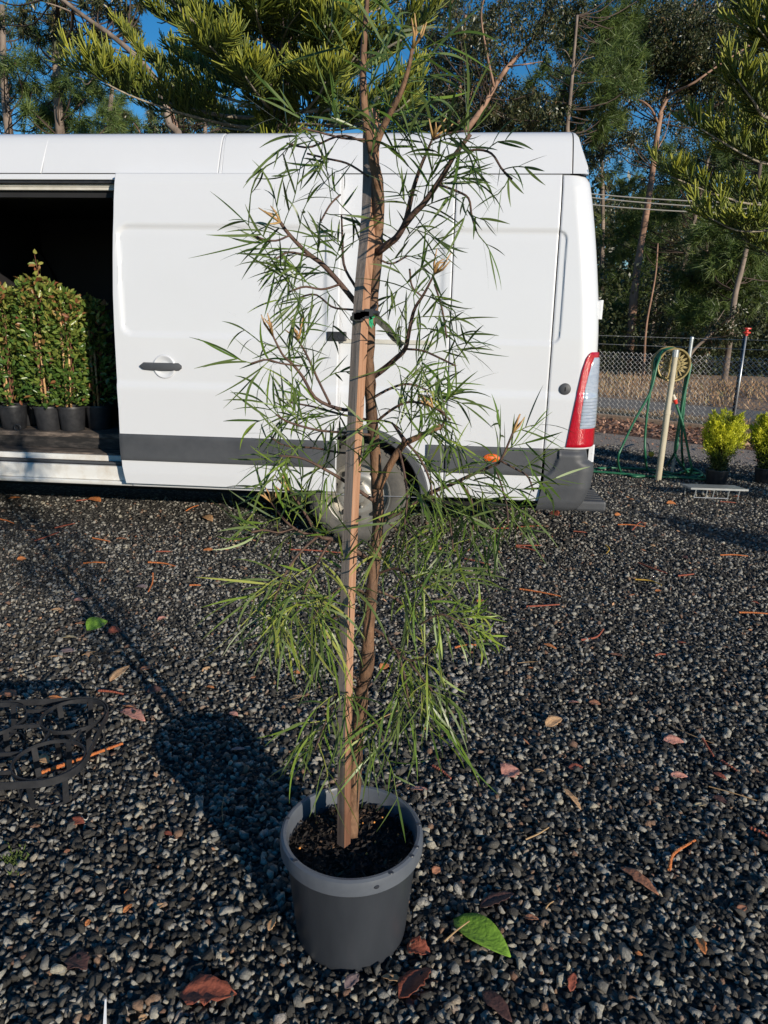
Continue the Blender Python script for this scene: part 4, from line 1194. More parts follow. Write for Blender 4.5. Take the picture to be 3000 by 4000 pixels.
# ---- leaves: each a pinnate leaf of narrow leaflets
nleaf = [0]; LEAVES = []
def blade(V, F, R, base, d, L, W, bend, rn, r, nseg=6):
    d = np.array(d, float); p = np.array(base, float); k0 = len(V)
    sd_ = unit(np.cross(d, r.normal(size=3)))
    cur = unit(r.normal(size=3)) * r.uniform(.1, 1.1)
    for i in range(nseg + 1):
        t = i / nseg
        ww = W * (.3 + .7 * math.sin(min(1, t * 1.3 + .1) * PI * .55)) * (1 - t ** 2.2) * .5 + .0002
        V.append(p + sd_ * ww); V.append(p - sd_ * ww); R += [rn, rn]
        d = unit(d + np.array([0, 0, -1]) * bend * (L / nseg) * 6.5 + cur * (1.0 / nseg) * .9)
        sd_ = unit(sd_ - d * (sd_ @ d))
        p = p + d * (L / nseg)
    for i in range(nseg): F.append((k0 + 2 * i, k0 + 2 * i + 1, k0 + 2 * i + 3, k0 + 2 * i + 2))
def pinnate(base, d, L, nl, lL, bend, parent, r, m, tone=.4, W=.0051):
    V, F, R = [], [], []
    d = unit(d); p = np.array(base, float); pts = [p]
    ups = unit(np.cross(d, r.normal(size=3)))
    seg = L / nl
    for i in range(nl):
        d = unit(d + np.array([0, 0, -1]) * bend * seg * 4.2 + r.normal(size=3) * .13)
        p = p + d * seg; pts.append(p)
        ups = unit(ups - d * (ups @ d))
        sgn = 1 if i % 2 else -1
        if i > 0 or nl < 4:
            ld = unit(d * r.uniform(.65, 1.0) + ups * sgn * r.uniform(.45, .8) + r.normal(size=3) * .12)
            blade(V, F, R, p, ld, 1.18 * lL * r.uniform(.55, 1.2) * (1 - .25 * i / nl), W * r.uniform(.75, 1.15), bend * r.uniform(.4, 1.4), np.clip(tone + r.normal() * .17, 0, 1), r)
    blade(V, F, R, p, d, lL * r.uniform(.8, 1.1), W, bend, np.clip(tone + r.normal() * .15, 0, 1), r)
    # slender rachis
    for i in range(len(pts) - 1):
        a, c = pts[i], pts[i + 1]; q = unit(np.cross(c - a, [.3, .5, .8])) * .0011; q2 = unit(np.cross(c - a, q)) * .0011
        k0 = len(V); V += [a + q, a - q * .5 + q2, a - q * .5 - q2, c + q * .8, c - q * .4 + q2 * .8, c - q * .4 - q2 * .8]; R += [np.clip(tone + .2, 0, 1)] * 6
        F += [(k0, k0 + 1, k0 + 4, k0 + 3), (k0 + 1, k0 + 2, k0 + 5, k0 + 4), (k0 + 2, k0, k0 + 3, k0 + 5)]
    nleaf[0] += 1
    LEAVES.append((len(V) * lL, V, F, R, m, parent))
rb = np.random.default_rng(42)
def branch(px, dy0, dy1, r0, nf, L=.075, lL=.085, bend=1.0, tone=.4, frm=.25, m='grevillea', r1=.0018, bark='twig', shoot=False, down=0.0, nl=(3, 6)):
    k = len(px); tone = tone + .24 * min(1, max(0, (px[0][1] - 1300) / 900)); lL = lL * (1.0 + .12 * min(1, max(0, (px[0][1] - 1900) / 400)))
    P = [tp(x, y, dy0 + (dy1 - dy0) * i / max(1, k - 1)) for i, (x, y) in enumerate(px)]
    n = max(6, 3 * k); sp_ = smoothpath(P, n)
    b = MB(); b.tube(sp_, np.linspace(r0, r1, n), n=7)
    br_ = b.build('branch', M[bark], tree, smooth=True)
    sp_ = np.array(sp_)
    for i in range(nf):
        t = frm + (1 - frm) * (i + .5 * rb.random()) / max(1, nf - .5); t = min(t, 1)
        j = min(int(t * (n - 1)), n - 2); base = sp_[j] + (sp_[j + 1] - sp_[j]) * (t * (n - 1) - j)
        td_ = unit(sp_[j + 1] - sp_[j])
        o_ = unit(np.cross(td_, rb.normal(size=3)))
        if abs(o_[1]) > .75: o_[1] *= .5; o_ = unit(o_)
        d = td_ * rb.uniform(.25, .8) + o_ * rb.uniform(.5, 1.0) + np.array([0, 0, -down])
        pinnate(base, d, L * rb.uniform(.6, 1.3), int(rb.integers(nl[0], nl[1] + 1)), lL * rb.uniform(.75, 1.2), bend * rb.uniform(.5, 1.4), br_, rb, m, np.clip(tone + rb.normal() * .1, 0, 1))
    if shoot:
        b = MB()
        for q in range(5):
            d = unit(unit(sp_[-1] - sp_[-3]) + rb.normal(size=3) * .45 + np.array([0, 0, .3])); e = sp_[-1] + d * rb.uniform(.025, .05)
            b.tube([sp_[-1], (sp_[-1] + e) / 2 + rb.normal(size=3) * .003, e], [.0022, .002, .0008], n=5)
        b.build('new_shoot', M['shoot'], br_, smooth=True)
    return br_
# leaders
branch([(1457, 604), (1428, 470), (1418, 330), (1420, 200), (1428, 90), (1436, -40), (1438, -130)], 0, .0, .0085, 17, L=.06, lL=.10, bend=.5, tone=.3, frm=.08, bark='bark', r1=.003, nl=(3, 5))
branch([(1459, 600), (1482, 530), (1525, 440), (1562, 370), (1592, 280), (1612, 190)], 0, -.05, .0075, 14, L=.06, lL=.09, bend=.5, tone=.35, frm=.1, bark='bark', r1=.003, shoot=True, nl=(3, 5))
branch([(1424, 545), (1340, 540), (1260, 520), (1180, 500)], 0, -.04, .002, 4, lL=.09, bend=.4, tone=.3)
branch([(1424, 555), (1330, 530), (1210, 575), (1120, 560)], 0, .04, .002, 4, lL=.07, bend=.8, tone=.3)
branch([(1440, 690), (1360, 640), (1280, 620), (1200, 600)], 0, .05, .002, 3, lL=.07, bend=.3, tone=.3)
# upper right
branch([(1474, 985), (1520, 950), (1551, 925), (1583, 870), (1600, 800), (1614, 740), (1640, 660), (1665, 600), (1690, 540)], 0, -.08, .0075, 13, L=.065, lL=.075, tone=.35, frm=.28, shoot=True, bend=.7)
branch([(1583, 876), (1620, 830), (1655, 795), (1710, 717), (1745, 660), (1775, 608), (1838, 524)], -.05, -.12, .006, 10, L=.07, lL=.075, tone=.35, frm=.15, r1=.0035, bend=.7)
branch([(1710, 720), (1780, 745), (1830, 775), (1842, 840), (1860, 900)], -.1, -.16, .002, 5, L=.05, lL=.075, tone=.28, bend=.3, frm=.2, nl=(2, 4))
branch([(1790, 600), (1860, 585), (1920, 600), (1960, 660), (2000, 700)], -.1, -.15, .002, 5, L=.05, lL=.06, tone=.28, bend=.8, frm=.2, nl=(2, 4))
branch([(1690, 545), (1760, 520), (1830, 510)], -.08, -.1, .002, 3, L=.05, lL=.1, tone=.5, bend=.1, frm=.2, nl=(2, 4))
# upper left
branch([(1395, 1190), (1330, 1110), (1262, 1035), (1215, 1000), (1175, 965), (1120, 905), (1095, 868)], 0, -.06, .0055, 13, L=.07, lL=.07, tone=.3, frm=.15, shoot=True, r1=.003, bend=.8)
branch([(1395, 1130), (1345, 1040), (1338, 934), (1334, 840)], .01, .03, .003, 7, L=.06, lL=.065, tone=.32, bend=.5)
branch([(1130, 920), (1080, 940), (1030, 935), (985, 915)], -.06, -.08, .0018, 3, L=.04, lL=.09, tone=.2, bend=.0, nl=(2, 3))
branch([(1210, 1000), (1130, 985), (1080, 1010)], -.04, -.08, .0016, 3, L=.04, lL=.07, tone=.25, bend=.3, nl=(2, 4))
branch([(1250, 870), (1290, 800), (1330, 760)], .02, .04, .0018, 4, L=.05, lL=.07, tone=.28, bend=.2, nl=(2, 4))
branch([(1330, 1110), (1260, 1130), (1190, 1120), (1130, 1140)], -.02, -.1, .0022, 6, L=.06, lL=.08, tone=.35, bend=.8)
branch([(1380, 1210), (1300, 1200), (1230, 1150), (1150, 1170)], -.02, .06, .002, 5, L=.06, lL=.08, tone=.35, bend=.7)
branch([(1475, 1010), (1530, 1030), (1590, 1000)], 0, .03, .002, 4, L=.06, lL=.075, tone=.4, bend=.9)
# right of the tie
branch([(1444, 1480), (1500, 1440), (1540, 1405), (1582, 1363), (1597, 1300), (1618, 1210), (1655, 1150), (1697, 1070)], 0, -.07, .0065, 12, L=.065, lL=.075, tone=.38, frm=.25, shoot=True, bend=.7)
branch([(1697, 1110), (1720, 1180), (1735, 1250), (1745, 1320)], -.07, -.1, .0018, 5, L=.05, lL=.075, tone=.35, bend=.4, nl=(3, 5))
branch([(1582, 1363), (1650, 1370), (1720, 1400), (1780, 1430)], -.04, -.1, .0022, 5, L=.06, lL=.075, tone=.4, bend=.6)
branch([(1600, 1050), (1610, 1120), (1650, 1160)], .04, .06, .002, 4, L=.06, lL=.075, tone=.35, bend=1.0)
# left middle
branch([(1400, 1590), (1339, 1600), (1237, 1559), (1182, 1472), (1140, 1420), (1104, 1386), (1065, 1310)], -.01, -.08, .004, 11, L=.065, lL=.075, tone=.38, frm=.1, shoot=True, bend=.8)
branch([(1290, 1580), (1237, 1472), (1200, 1390), (1166, 1331)], -.03, -.03, .0026, 6, L=.055, lL=.06, tone=.4, shoot=True, bend=.4)
branch([(1180, 1430), (1100, 1420), (1040, 1405), (980, 1420)], -.05, -.1, .0018, 3, L=.04, lL=.09, tone=.5, bend=.0, nl=(2, 3))
branch([(1440, 1640), (1340, 1620), (1230, 1590), (1120, 1570)], 0, .07, .0026, 7, L=.065, lL=.08, tone=.42, bend=.7)
branch([(1455, 1700), (1350, 1690), (1240, 1680), (1130, 1650), (1080, 1620)], 0, -.09, .0028, 8, L=.07, lL=.08, tone=.38, bend=.8)
branch([(1460, 1760), (1350, 1770), (1230, 1750), (1110, 1740), (1050, 1700)], 0, .06, .0026, 8, L=.07, lL=.085, tone=.32, bend=.9)
branch([(1465, 1960), (1347, 1880), (1268, 1833), (1180, 1790), (1090, 1780)], 0, -.1, .004, 9, L=.07, lL=.09, tone=.4, bend=1.0)
# right middle
branch([(1447, 1560), (1520, 1520), (1590, 1500), (1660, 1520), (1740, 1570)], 0, .06, .003, 8, L=.07, lL=.085, tone=.42, bend=.9)
branch([(1455, 1660), (1530, 1600), (1600, 1570), (1690, 1590), (1760, 1640)], 0, -.08, .003, 8, L=.07, lL=.08, tone=.42, bend=1.0)
branch([(1476, 1905), (1527, 1809), (1566, 1747), (1590, 1727), (1645, 1702), (1724, 1664)], 0, -.06, .0085, 9, L=.06, lL=.085, tone=.42, frm=.3, r1=.005, bend=1.0, bark='bark')
branch([(1585, 1728), (1556, 1685), (1530, 1650)], -.04, -.02, .005, 4, L=.06, lL=.08, tone=.42, bend=.8)
branch([(1720, 1680), (1740, 1620), (1690, 1590)], -.06, -.08, .002, 3, L=.05, lL=.07, tone=.7, bend=.5, shoot=True)
branch([(1480, 2040), (1580, 1990), (1684, 1925), (1762, 1893), (1840, 1856), (1911, 1825), (1955, 1800), (2003, 1690)], .01, -.05, .0055, 13, L=.07, lL=.085, tone=.42, frm=.3, r1=.002, bend=.9, shoot=True)
branch([(1955, 1800), (2010, 1830), (2060, 1860), (2085, 1920)], -.05, -.07, .002, 5, L=.05, lL=.08, tone=.42, bend=.8)
branch([(1930, 1815), (1960, 1900), (1980, 1980), (1985, 2050)], -.05, -.1, .002, 6, L=.06, lL=.09, tone=.38, bend=.8)
branch([(1700, 1920), (1740, 1980), (1760, 2060), (1770, 2150)], -.03, -.08, .0022, 6, L=.06, lL=.095, tone=.4, bend=.7)
branch([(1800, 1880), (1840, 1950), (1850, 2040), (1830, 2120)], -.03, .0, .0022, 6, L=.06, lL=.095, tone=.36, bend=.7)
branch([(1590, 1730), (1640, 1790), (1680, 1880), (1690, 1970)], -.05, -.1, .0025, 7, L=.07, lL=.1, tone=.45, bend=.9)
branch([(1560, 1760), (1580, 1850), (1590, 1950), (1580, 2050)], -.05, -.1, .0025, 7, L=.07, lL=.1, tone=.45, bend=.9)
branch([(1478, 2020), (1540, 2060), (1580, 2120), (1600, 2200)], 0, .05, .0025, 7, L=.07, lL=.09, tone=.45, bend=.9)
# lower left
branch([(1470, 2210), (1347, 2123), (1290, 2105), (1245, 2092), (1200, 2020), (1170, 1970), (1127, 1915)], 0, -.05, .0055, 8, L=.06, lL=.07, tone=.5, frm=.35, shoot=True, bend=.8)
branch([(1245, 2092), (1180, 2080), (1120, 2040), (1080, 1990), (1058, 1960)], -.03, -.06, .003, 7, L=.06, lL=.08, tone=.5, shoot=True, bend=1.0)
branch([(1150, 2065), (1090, 2080), (1030, 2070), (980, 2080)], -.05, -.08, .002, 4, L=.05, lL=.08, tone=.5, bend=.4)
branch([(1240, 2095), (1180, 2150), (1120, 2230), (1080, 2320), (1050, 2400)], -.03, -.1, .003, 12, L=.08, lL=.1, tone=.6, bend=1.2)
branch([(1290, 2110), (1240, 2200), (1190, 2310), (1150, 2420)], -.02, -.12, .003, 10, L=.08, lL=.1, tone=.58, bend=1.2)
branch([(1448, 2330), (1360, 2290), (1280, 2330), (1220, 2420)], 0, -.1, .003, 9, L=.08, lL=.1, tone=.55, bend=1.1)
branch([(1445, 2400), (1350, 2400), (1260, 2440), (1190, 2510)], 0, .05, .003, 8, L=.08, lL=.1, tone=.52, bend=1.1)
# lower right
branch([(1460, 2250), (1540, 2220), (1600, 2250), (1660, 2300)], 0, -.07, .003, 9, L=.08, lL=.1, tone=.5, bend=1.0)
branch([(1455, 2300), (1530, 2330), (1600, 2370), (1680, 2350), (1760, 2330)], 0, .06, .003, 8, L=.07, lL=.09, tone=.5, bend=.9)
branch([(1450, 2451), (1503, 2485), (1550, 2544), (1600, 2580), (1660, 2560), (1720, 2510)], 0, -.08, .0035, 10, L=.075, lL=.095, tone=.52, bend=1.2)
branch([(1640, 2440), (1720, 2400), (1790, 2430), (1830, 2480)], -.08, -.12, .002, 6, L=.06, lL=.055, tone=.6, bend=.9, m='grevillea_young', nl=(5, 8))
branch([(1550, 2544), (1575, 2620), (1590, 2700), (1600, 2780)], -.04, -.1, .0028, 8, L=.08, lL=.11, tone=.42, bend=1.2)
branch([(1600, 2590), (1650, 2650), (1690, 2700)], -.06, -.1, .0022, 6, L=.08, lL=.1, tone=.5, bend=1.2)
branch([(1405, 2770), (1450, 2800), (1480, 2850), (1500, 2900)], 0, -.06, .0028, 3, L=.07, lL=.1, tone=.45, bend=.9)
pinnate(tp(1478, 2862, -.05), unit(tp(1552, 3100, -.1) - tp(1478, 2862, -.05)), .14, 9, .085, .25, branch([(1440, 2840), (1478, 2862)], -.02, -.05, .002, 0), rb, 'grevillea', .55)
branch([(1402, 2690), (1340, 2670), (1310, 2720), (1290, 2800)], 0, -.07, .0028, 7, L=.08, lL=.1, tone=.5, bend=1.2)
branch([(1300, 2760), (1260, 2850), (1230, 2930)], -.06, -.09, .002, 5, L=.08, lL=.09, tone=.55, bend=1.2)
print('leaves', nleaf[0])
# the 300 largest leaves are parts of their branches, the others one mass
LEAVES.sort(key=lambda q: -q[0])
for (_, V, F, R, m, par) in LEAVES[:300]: fast('leaf', V, F, M[m], par, r=R, smooth=True)
Vr, Fr, Rr_, k0 = [], [], [], 0
for (_, V, F, R, m, par) in LEAVES[300:]:
    Vr += list(V); Fr += [tuple(i + k0 for i in f) for f in F]; Rr_ += list(R); k0 += len(V)
if Vr: fast('small_leaves', Vr, Fr, M['grevillea'], tree, r=Rr_, smooth=True)['kind'] = 'stuff'
# a broken side spur and a dead straw twig on the trunk
b = MB(); b.tube([tp(1412, 2690), tp(1395, 2650, -.02), tp(1378, 2640, -.03)], [.004, .0035, .002], n=6); b.build('spur', M['twig'], tree, smooth=True)
# ================================================================== black carry tray for pots
TH = .120
ca, cb = gnd(190, 2963, TH), gnd(286, 2790, TH)
cc = gnd(-25, 2803, TH)
ca[2] = cb[2] = cc[2] = 0
ea = cb - ca; la = np.linalg.norm(ea); ea = ea / la
eb = np.array([-ea[1], ea[0], 0]);  eb = eb if eb[0] < 0 else -eb
tray = empty('pot_carry_tray', ca, 'black plastic carry tray of open rings for nursery pots lying on gravel', 'tray')
RT = .104
def ringband(b, c, r, z0, z1, th=.0035, n=44):
    b.lathe([(r - th, z0), (r, z0), (r, z1), (r - th, z1)], n=n, closed=True, fn=lambda x, y, z: (c[0] + x, c[1] + y, z))
cells = []
for i in range(3):
    for j in range(2):
        cells.append(ca + eb * (i * la * 1.02) + ea * (j * la))
for c in cells:
    b = MB(); ringband(b, c, RT, TH - .012, TH); b.build('top_ring', M['blackplastic'], tray, smooth='auto')
    b = MB(); ringband(b, c, RT * .86, .006, .016); b.build('base_ring', M['blackplastic'], tray, smooth='auto')
    for k in range(6):
        a = 2 * PI * k / 6 + .35; d = np.array([math.cos(a), math.sin(a), 0]); t_ = np.array([-d[1], d[0], 0]) * .009
        b = MB(); p0, p1 = c + d * RT * .86 + np.array([0, 0, .008]), c + d * (RT - .002) + np.array([0, 0, TH - .004])
        o_ = d * .003
        b.add([p0 - t_, p0 + t_, p1 + t_, p1 - t_, p0 - t_ - o_, p0 + t_ - o_, p1 + t_ - o_, p1 - t_ - o_], [(0, 1, 2, 3), (7, 6, 5, 4), (0, 4, 5, 1), (1, 5, 6, 2), (2, 6, 7, 3), (3, 7, 4, 0)])
        b.build('rib', M['blackplastic'], tray)
    for k in range(3):
        a = PI * k / 3 + .35; d = np.array([math.cos(a), math.sin(a), 0]); t_ = np.array([-d[1], d[0], 0]) * .006
        p0, p1 = c - d * RT * .85, c + d * RT * .85; b = MB(); z_ = np.array([0, 0, .007 + .0026 * k]); z2 = z_ + np.array([0, 0, .0022])
        b.add([p0 - t_ + z_, p0 + t_ + z_, p1 + t_ + z_, p1 - t_ + z_, p0 - t_ + z2, p0 + t_ + z2, p1 + t_ + z2, p1 - t_ + z2], [(3, 2, 1, 0), (4, 5, 6, 7), (0, 1, 5, 4), (1, 2, 6, 5), (2, 3, 7, 6), (3, 0, 4, 7)])
        b.build('base_strap', M['blackplastic'], tray)
# outer band round all the rings
out = []
r_ = RT + .004
def arc(c, a0, a1, n=12):
    for t in np.linspace(a0, a1, n): out.append(c + (ea * math.sin(t) - eb * math.cos(t)) * r_)
nC = 2
arc(cells[0], -PI / 2, 0); arc(cells[1], 0, PI / 2); arc(cells[5], PI / 2, PI); arc(cells[4], PI, 3 * PI / 2)
b = MB(); k = len(out)
for i, p in enumerate(out):
    q = out[(i + 1) % k]; d_ = unit(out[(i + 1) % k] - out[i - 1]); n_ = np.array([d_[1], -d_[0], 0]) * .0035
    for (s_, z) in ((0, TH - .022), (1, TH - .022), (1, TH + .002), (0, TH + .002)):
        b.v.append(tuple(p + n_ * s_ + np.array([0, 0, z]))); b.r.append(0)
for i in range(k):
    for j in range(4): b.f.append((4 * i + j, 4 * ((i + 1) % k) + j, 4 * ((i + 1) % k) + (j + 1) % 4, 4 * i + (j + 1) % 4)); b.m.append(0)
b.build('outer_band', M['blackplastic'], tray, smooth='auto')
for (A_, B_, off) in ((cells[0], cells[1], .03), (cells[2], cells[3], .03), (cells[0], cells[2], .03), (cells[1], cells[3], .03), (cells[2], cells[4], .03), (cells[3], cells[5], .03)):
    d = unit(B_ - A_); t_ = np.array([-d[1], d[0], 0])
    for s_ in (-1, 1):
        p0, p1 = A_ + t_ * off * s_ * 1.6 + d * RT * .86, B_ + t_ * off * s_ * 1.6 - d * RT * .86
        b = MB(); h = np.array([0, 0, .012]); w_ = t_ * .0025; z_ = np.array([0, 0, TH - .014])
        b.add([p0 - w_ + z_, p0 + w_ + z_, p1 + w_ + z_, p1 - w_ + z_, p0 - w_ + z_ + h, p0 + w_ + z_ + h, p1 + w_ + z_ + h, p1 - w_ + z_ + h], [(3, 2, 1, 0), (4, 5, 6, 7), (0, 1, 5, 4), (1, 2, 6, 5), (2, 3, 7, 6), (3, 0, 4, 7)])
        b.build('bridge_strap', M['blackplastic'], tray)

# ================================================================== litter on the gravel
def zone(p):
    q = np.asarray(p)
    if np.hypot(*(q - POT)[:2]) < .42: return 'beside the grey pot'
    if np.hypot(*(q - ca)[:2]) < .42: return 'beside the black carry tray'
    w = (q - VP) @ vn; u = (q - VP) @ vd
    if u > .55 and w < .75: return 'behind the van near its rear bumper' if u > 1.5 else "below the van's rear corner"
    if w < .75: return "along the van's side"
    if q[0] > .55 and q[1] < 1.75: return 'on the gravel to the right of the pot'
    if q[0] > .3: return 'on the open gravel before the rear bumper'
    if q[1] > 2.2: return "on the gravel in the tree's shadow line"
    return 'on the gravel between pot and tray'
cnt = {}
def leaf_litter(x0, y0, x1, y1, col, wr=.42, curl=.25, green=False, z=.015, name='fallen_leaf', label=None, lift=0.0):
    a, c = gnd(x0, y0, z), gnd(x1, y1, z)
    r = np.random.default_rng(int(x0 * 7 + y0))
    L = np.linalg.norm(c - a); ax = (c - a) / L; sd_ = np.array([-ax[1], ax[0], 0])
    n = 10; b = MB()
    tilt = r.normal() * .25
    rag = 0 if green else .16
    for i in range(n + 1):
        t = i / n
        hw = L * wr * .5 * (math.sin(PI * min(1, t ** .8)) ** .8 if 0 < t < 1 else 0.02) + .0006
        for s_ in (-1, -.5, 0, .5, 1):
            h = hw * (1 + r.normal() * rag * (abs(s_) == 1))
            zz = curl * hw * (s_ * s_) * 1.3 + curl * L * .18 * math.sin(PI * t + r.normal() * .05) + tilt * s_ * hw + lift * t * L
            p = a + ax * (L * t) + sd_ * (s_ * h) + np.array([0, 0, zz])
            p[2] = max(p[2], z - .004)
            b.v.append(tuple(p)); b.r.append(0)
    for i in range(n):
        for j in range(4): b.f.append((i * 5 + j, (i + 1) * 5 + j, (i + 1) * 5 + j + 1, i * 5 + j + 1)); b.m.append(0)
    m_ = {'tan': 'tan', 'orange': 'orange', 'brown': 'brown', 'redbrown': 'reddish-brown', 'salmon': 'salmon-pink', 'dark': 'dark purplish-brown', 'pale': 'pale straw', 'grey': 'greyish pink', 'green': 'green'}[col]
    kd = 'small' if L < .035 else ('long' if L > .085 else '')
    lab = label or ('dry %s%s leaf lying %s' % (kd + ' ' if kd else '', m_, zone((a + c) / 2)))
    o = b.build(name, LIT[col], smooth=True)
    md = o.modifiers.new('thickness', 'SOLIDIFY'); md.thickness = .0007
    tag(o, lab, 'leaf', 'dry leaves fallen on the gravel' if not label else None)
    return o
T_ = 'tan orange brown redbrown salmon dark pale grey'.split()
LV = [(700, 3886, 925, 3882, 'redbrown', .5), (275, 3735, 338, 3788, 'dark', .8), (1590, 3690, 1680, 3725, 'redbrown', .8), (1558, 3898, 1681, 3782, 'redbrown', .5), (1490, 3815, 1580, 3833, 'tan', .4),
      (1348, 3862, 1403, 3804, 'grey', .5), (1876, 3544, 2007, 3490, 'dark', .35), (1884, 3873, 2000, 3992, 'dark', .4), (1962, 3030, 2026, 3005, 'salmon', .95), (481, 3564, 517, 3531, 'orange', .4),
      (335, 3617, 351, 3590, 'orange', .5), (490, 3500, 504, 3472, 'orange', .5), (605, 3550, 640, 3530, 'tan', .6), (1050, 3635, 1072, 3585, 'tan', .5), (540, 3980, 575, 3970, 'tan', .7),
      (2422, 3387, 2574, 3496, 'brown', .3), (2588, 2892, 2672, 2899, 'salmon', .45), (2617, 3029, 2686, 3033, 'salmon', .4), (2784, 3018, 2838, 3044, 'redbrown', .5), (2780, 3112, 2842, 3138, 'dark', .6),
      (2133, 2837, 2194, 2805, 'tan', .5), (2198, 3076, 2270, 3163, 'tan', .2), (2220, 2743, 2263, 2743, 'salmon', .4), (2299, 2743, 2346, 2751, 'brown', .6), (2082, 3011, 2125, 3011, 'tan', .5), (2220, 3000, 2277, 2997, 'redbrown', .5),
      (2708, 3148, 2758, 3141, 'pale', .35), (2227, 3872, 2245, 3800, 'redbrown', .35), (2722, 3662, 2755, 3727, 'orange', .5), (2046, 3582, 2104, 3590, 'brown', .5), (2119, 2515, 2174, 2535, 'orange', .35), (2378, 2554, 2441, 2566, 'brown', .3),
      (2644, 2511, 2680, 2511, 'redbrown', .6), (2060, 2609, 2088, 2609, 'orange', .6), (2930, 2350, 2966, 2358, 'redbrown', .7), (2660, 2174, 2687, 2182, 'dark', .8), (2147, 2002, 2182, 2014, 'redbrown', .8), (2603, 1966, 2640, 1968, 'orange', .7),
      (2456, 1951, 2476, 1951, 'orange', .6), (2860, 1940, 2891, 1941, 'redbrown', .6), (1865, 2352, 1888, 2344, 'orange', .8), (285, 2345, 328, 2345, 'salmon', .7), (193, 2383, 247, 2383, 'tan', .5), (293, 2437, 339, 2437, 'brown', .8),
      (418, 2470, 475, 2464, 'redbrown', .8), (239, 2491, 298, 2489, 'pale', .5), (187, 2565, 244, 2565, 'tan', .4), (429, 2662, 507, 2600, 'tan', .25), (545, 2616, 602, 2611, 'brown', .7), (445, 2546, 483, 2546, 'tan', .8),
      (575, 2703, 635, 2692, 'dark', .6), (179, 2727, 244, 2727, 'orange', .45), (-10, 2714, 68, 2719, 'brown', .7), (472, 2774, 567, 2817, 'salmon', .35), (477, 2757, 543, 2768, 'brown', .5), (339, 1949, 393, 1960, 'orange', .6),
      (453, 2106, 496, 2106, 'brown', .8), (103, 2074, 141, 2074, 'brown', .7), (65, 2187, 103, 2182, 'orange', .8), (792, 2150, 838, 2150, 'orange', .5), (33, 1949, 81, 1943, 'orange', .5), (792, 2017, 830, 2036, 'tan', .4),
      (616, 2421, 651, 2410, 'salmon', .6), (532, 2291, 575, 2296, 'grey', .6), (689, 2736, 711, 2738, 'brown', .7), (806, 2681, 836, 2687, 'orange', .6), (789, 2622, 822, 2605, 'tan', .3), (137, 2959, 192, 2980, 'tan', .6),
      (1125, 2733, 1192, 2717, 'tan', .35), (1145, 2624, 1172, 2630, 'orange', .6), (1487, 2614, 1517, 2594, 'orange', .6), (895, 2783, 930, 2796, 'salmon', .5), (1739, 2916, 1775, 2883, 'grey', .5), (900, 2929, 963, 2926, 'grey', .3), (1602, 3081, 1670, 3084, 'salmon', .45),
      (1690, 3410, 1720, 3390, 'brown', .6), (2540, 2130, 2560, 2134, 'tan', .7), (2400, 2010, 2425, 2012, 'orange', .5), (2270, 2040, 2295, 2046, 'tan', .5), (2700, 2390, 2722, 2396, 'brown', .6), (2560, 2310, 2582, 2306, 'orange', .5),
      (2880, 3560, 2915, 3540, 'brown', .5), (2480, 3720, 2510, 3730, 'orange', .5), (1200, 3560, 1215, 3545, 'brown', .5), (250, 3330, 275, 3320, 'brown', .6), (80, 3420, 100, 3405, 'tan', .5), (640, 3250, 672, 3262, 'redbrown', .5), (270, 3205, 330, 3215, 'redbrown', .6)]
for q in LV: leaf_litter(*q[:5], wr=q[5])
leaf_litter(1772, 3590, 1995, 3738, 'green', wr=.46, curl=.28, green=True, z=.018, label='large bright green leaf with brown bites lying right of the grey pot')
leaf_litter(340, 2462, 420, 2425, 'green', wr=.6, curl=.3, green=True, z=.014, label='small folded green leaf lying amid dry leaves left of the tree')
leaf_litter(233, 2543, 298, 2540, 'grey', wr=.6, curl=.1, label='flat pale grey leaf lying on gravel behind the carry tray')
# veins and blemishes of the large green leaf
def twig(pts, col, rad=.0042, z=.014, scaly=True, label=None):
    P = [gnd(x, y, z + rad) for (x, y) in pts]
    if len(P) == 2:
        m_ = (P[0] + P[1]) / 2; d = P[1] - P[0]; L = np.linalg.norm(d)
        m_ = m_ + np.array([-d[1], d[0], 0]) * rnd.uniform(-.07, .07) + np.array([0, 0, .003]); P = [P[0], m_, P[1]]
    L = sum(np.linalg.norm(P[i + 1] - P[i]) for i in range(len(P) - 1))
    n = int(max(10, min(60, L / .0042)))
    sp_ = smoothpath(P, n)
    rr_ = [rad * (1 - .35 * i / n) * ((1.18 if i % 2 else .86) if scaly else 1) for i in range(n)]
    b = MB(); b.tube(sp_, rr_, n=7)
    nm = {'orange': 'orange', 'red': 'rust-red', 'yellow': 'yellow', 'straw': 'straw-coloured'}[col]
    kd = 'short ' if L < .07 else ('long ' if L > .17 else '')
    what = 'scaly dead twig' if scaly else 'thin dry stalk'
    o = b.build('fallen_twig', TWG[col])
    return tag(o, label or ('%s%s %s lying %s' % (kd, nm, what, zone((P[0] + P[-1]) / 2))), 'twig', None if label else 'dead twigs fallen on the gravel')
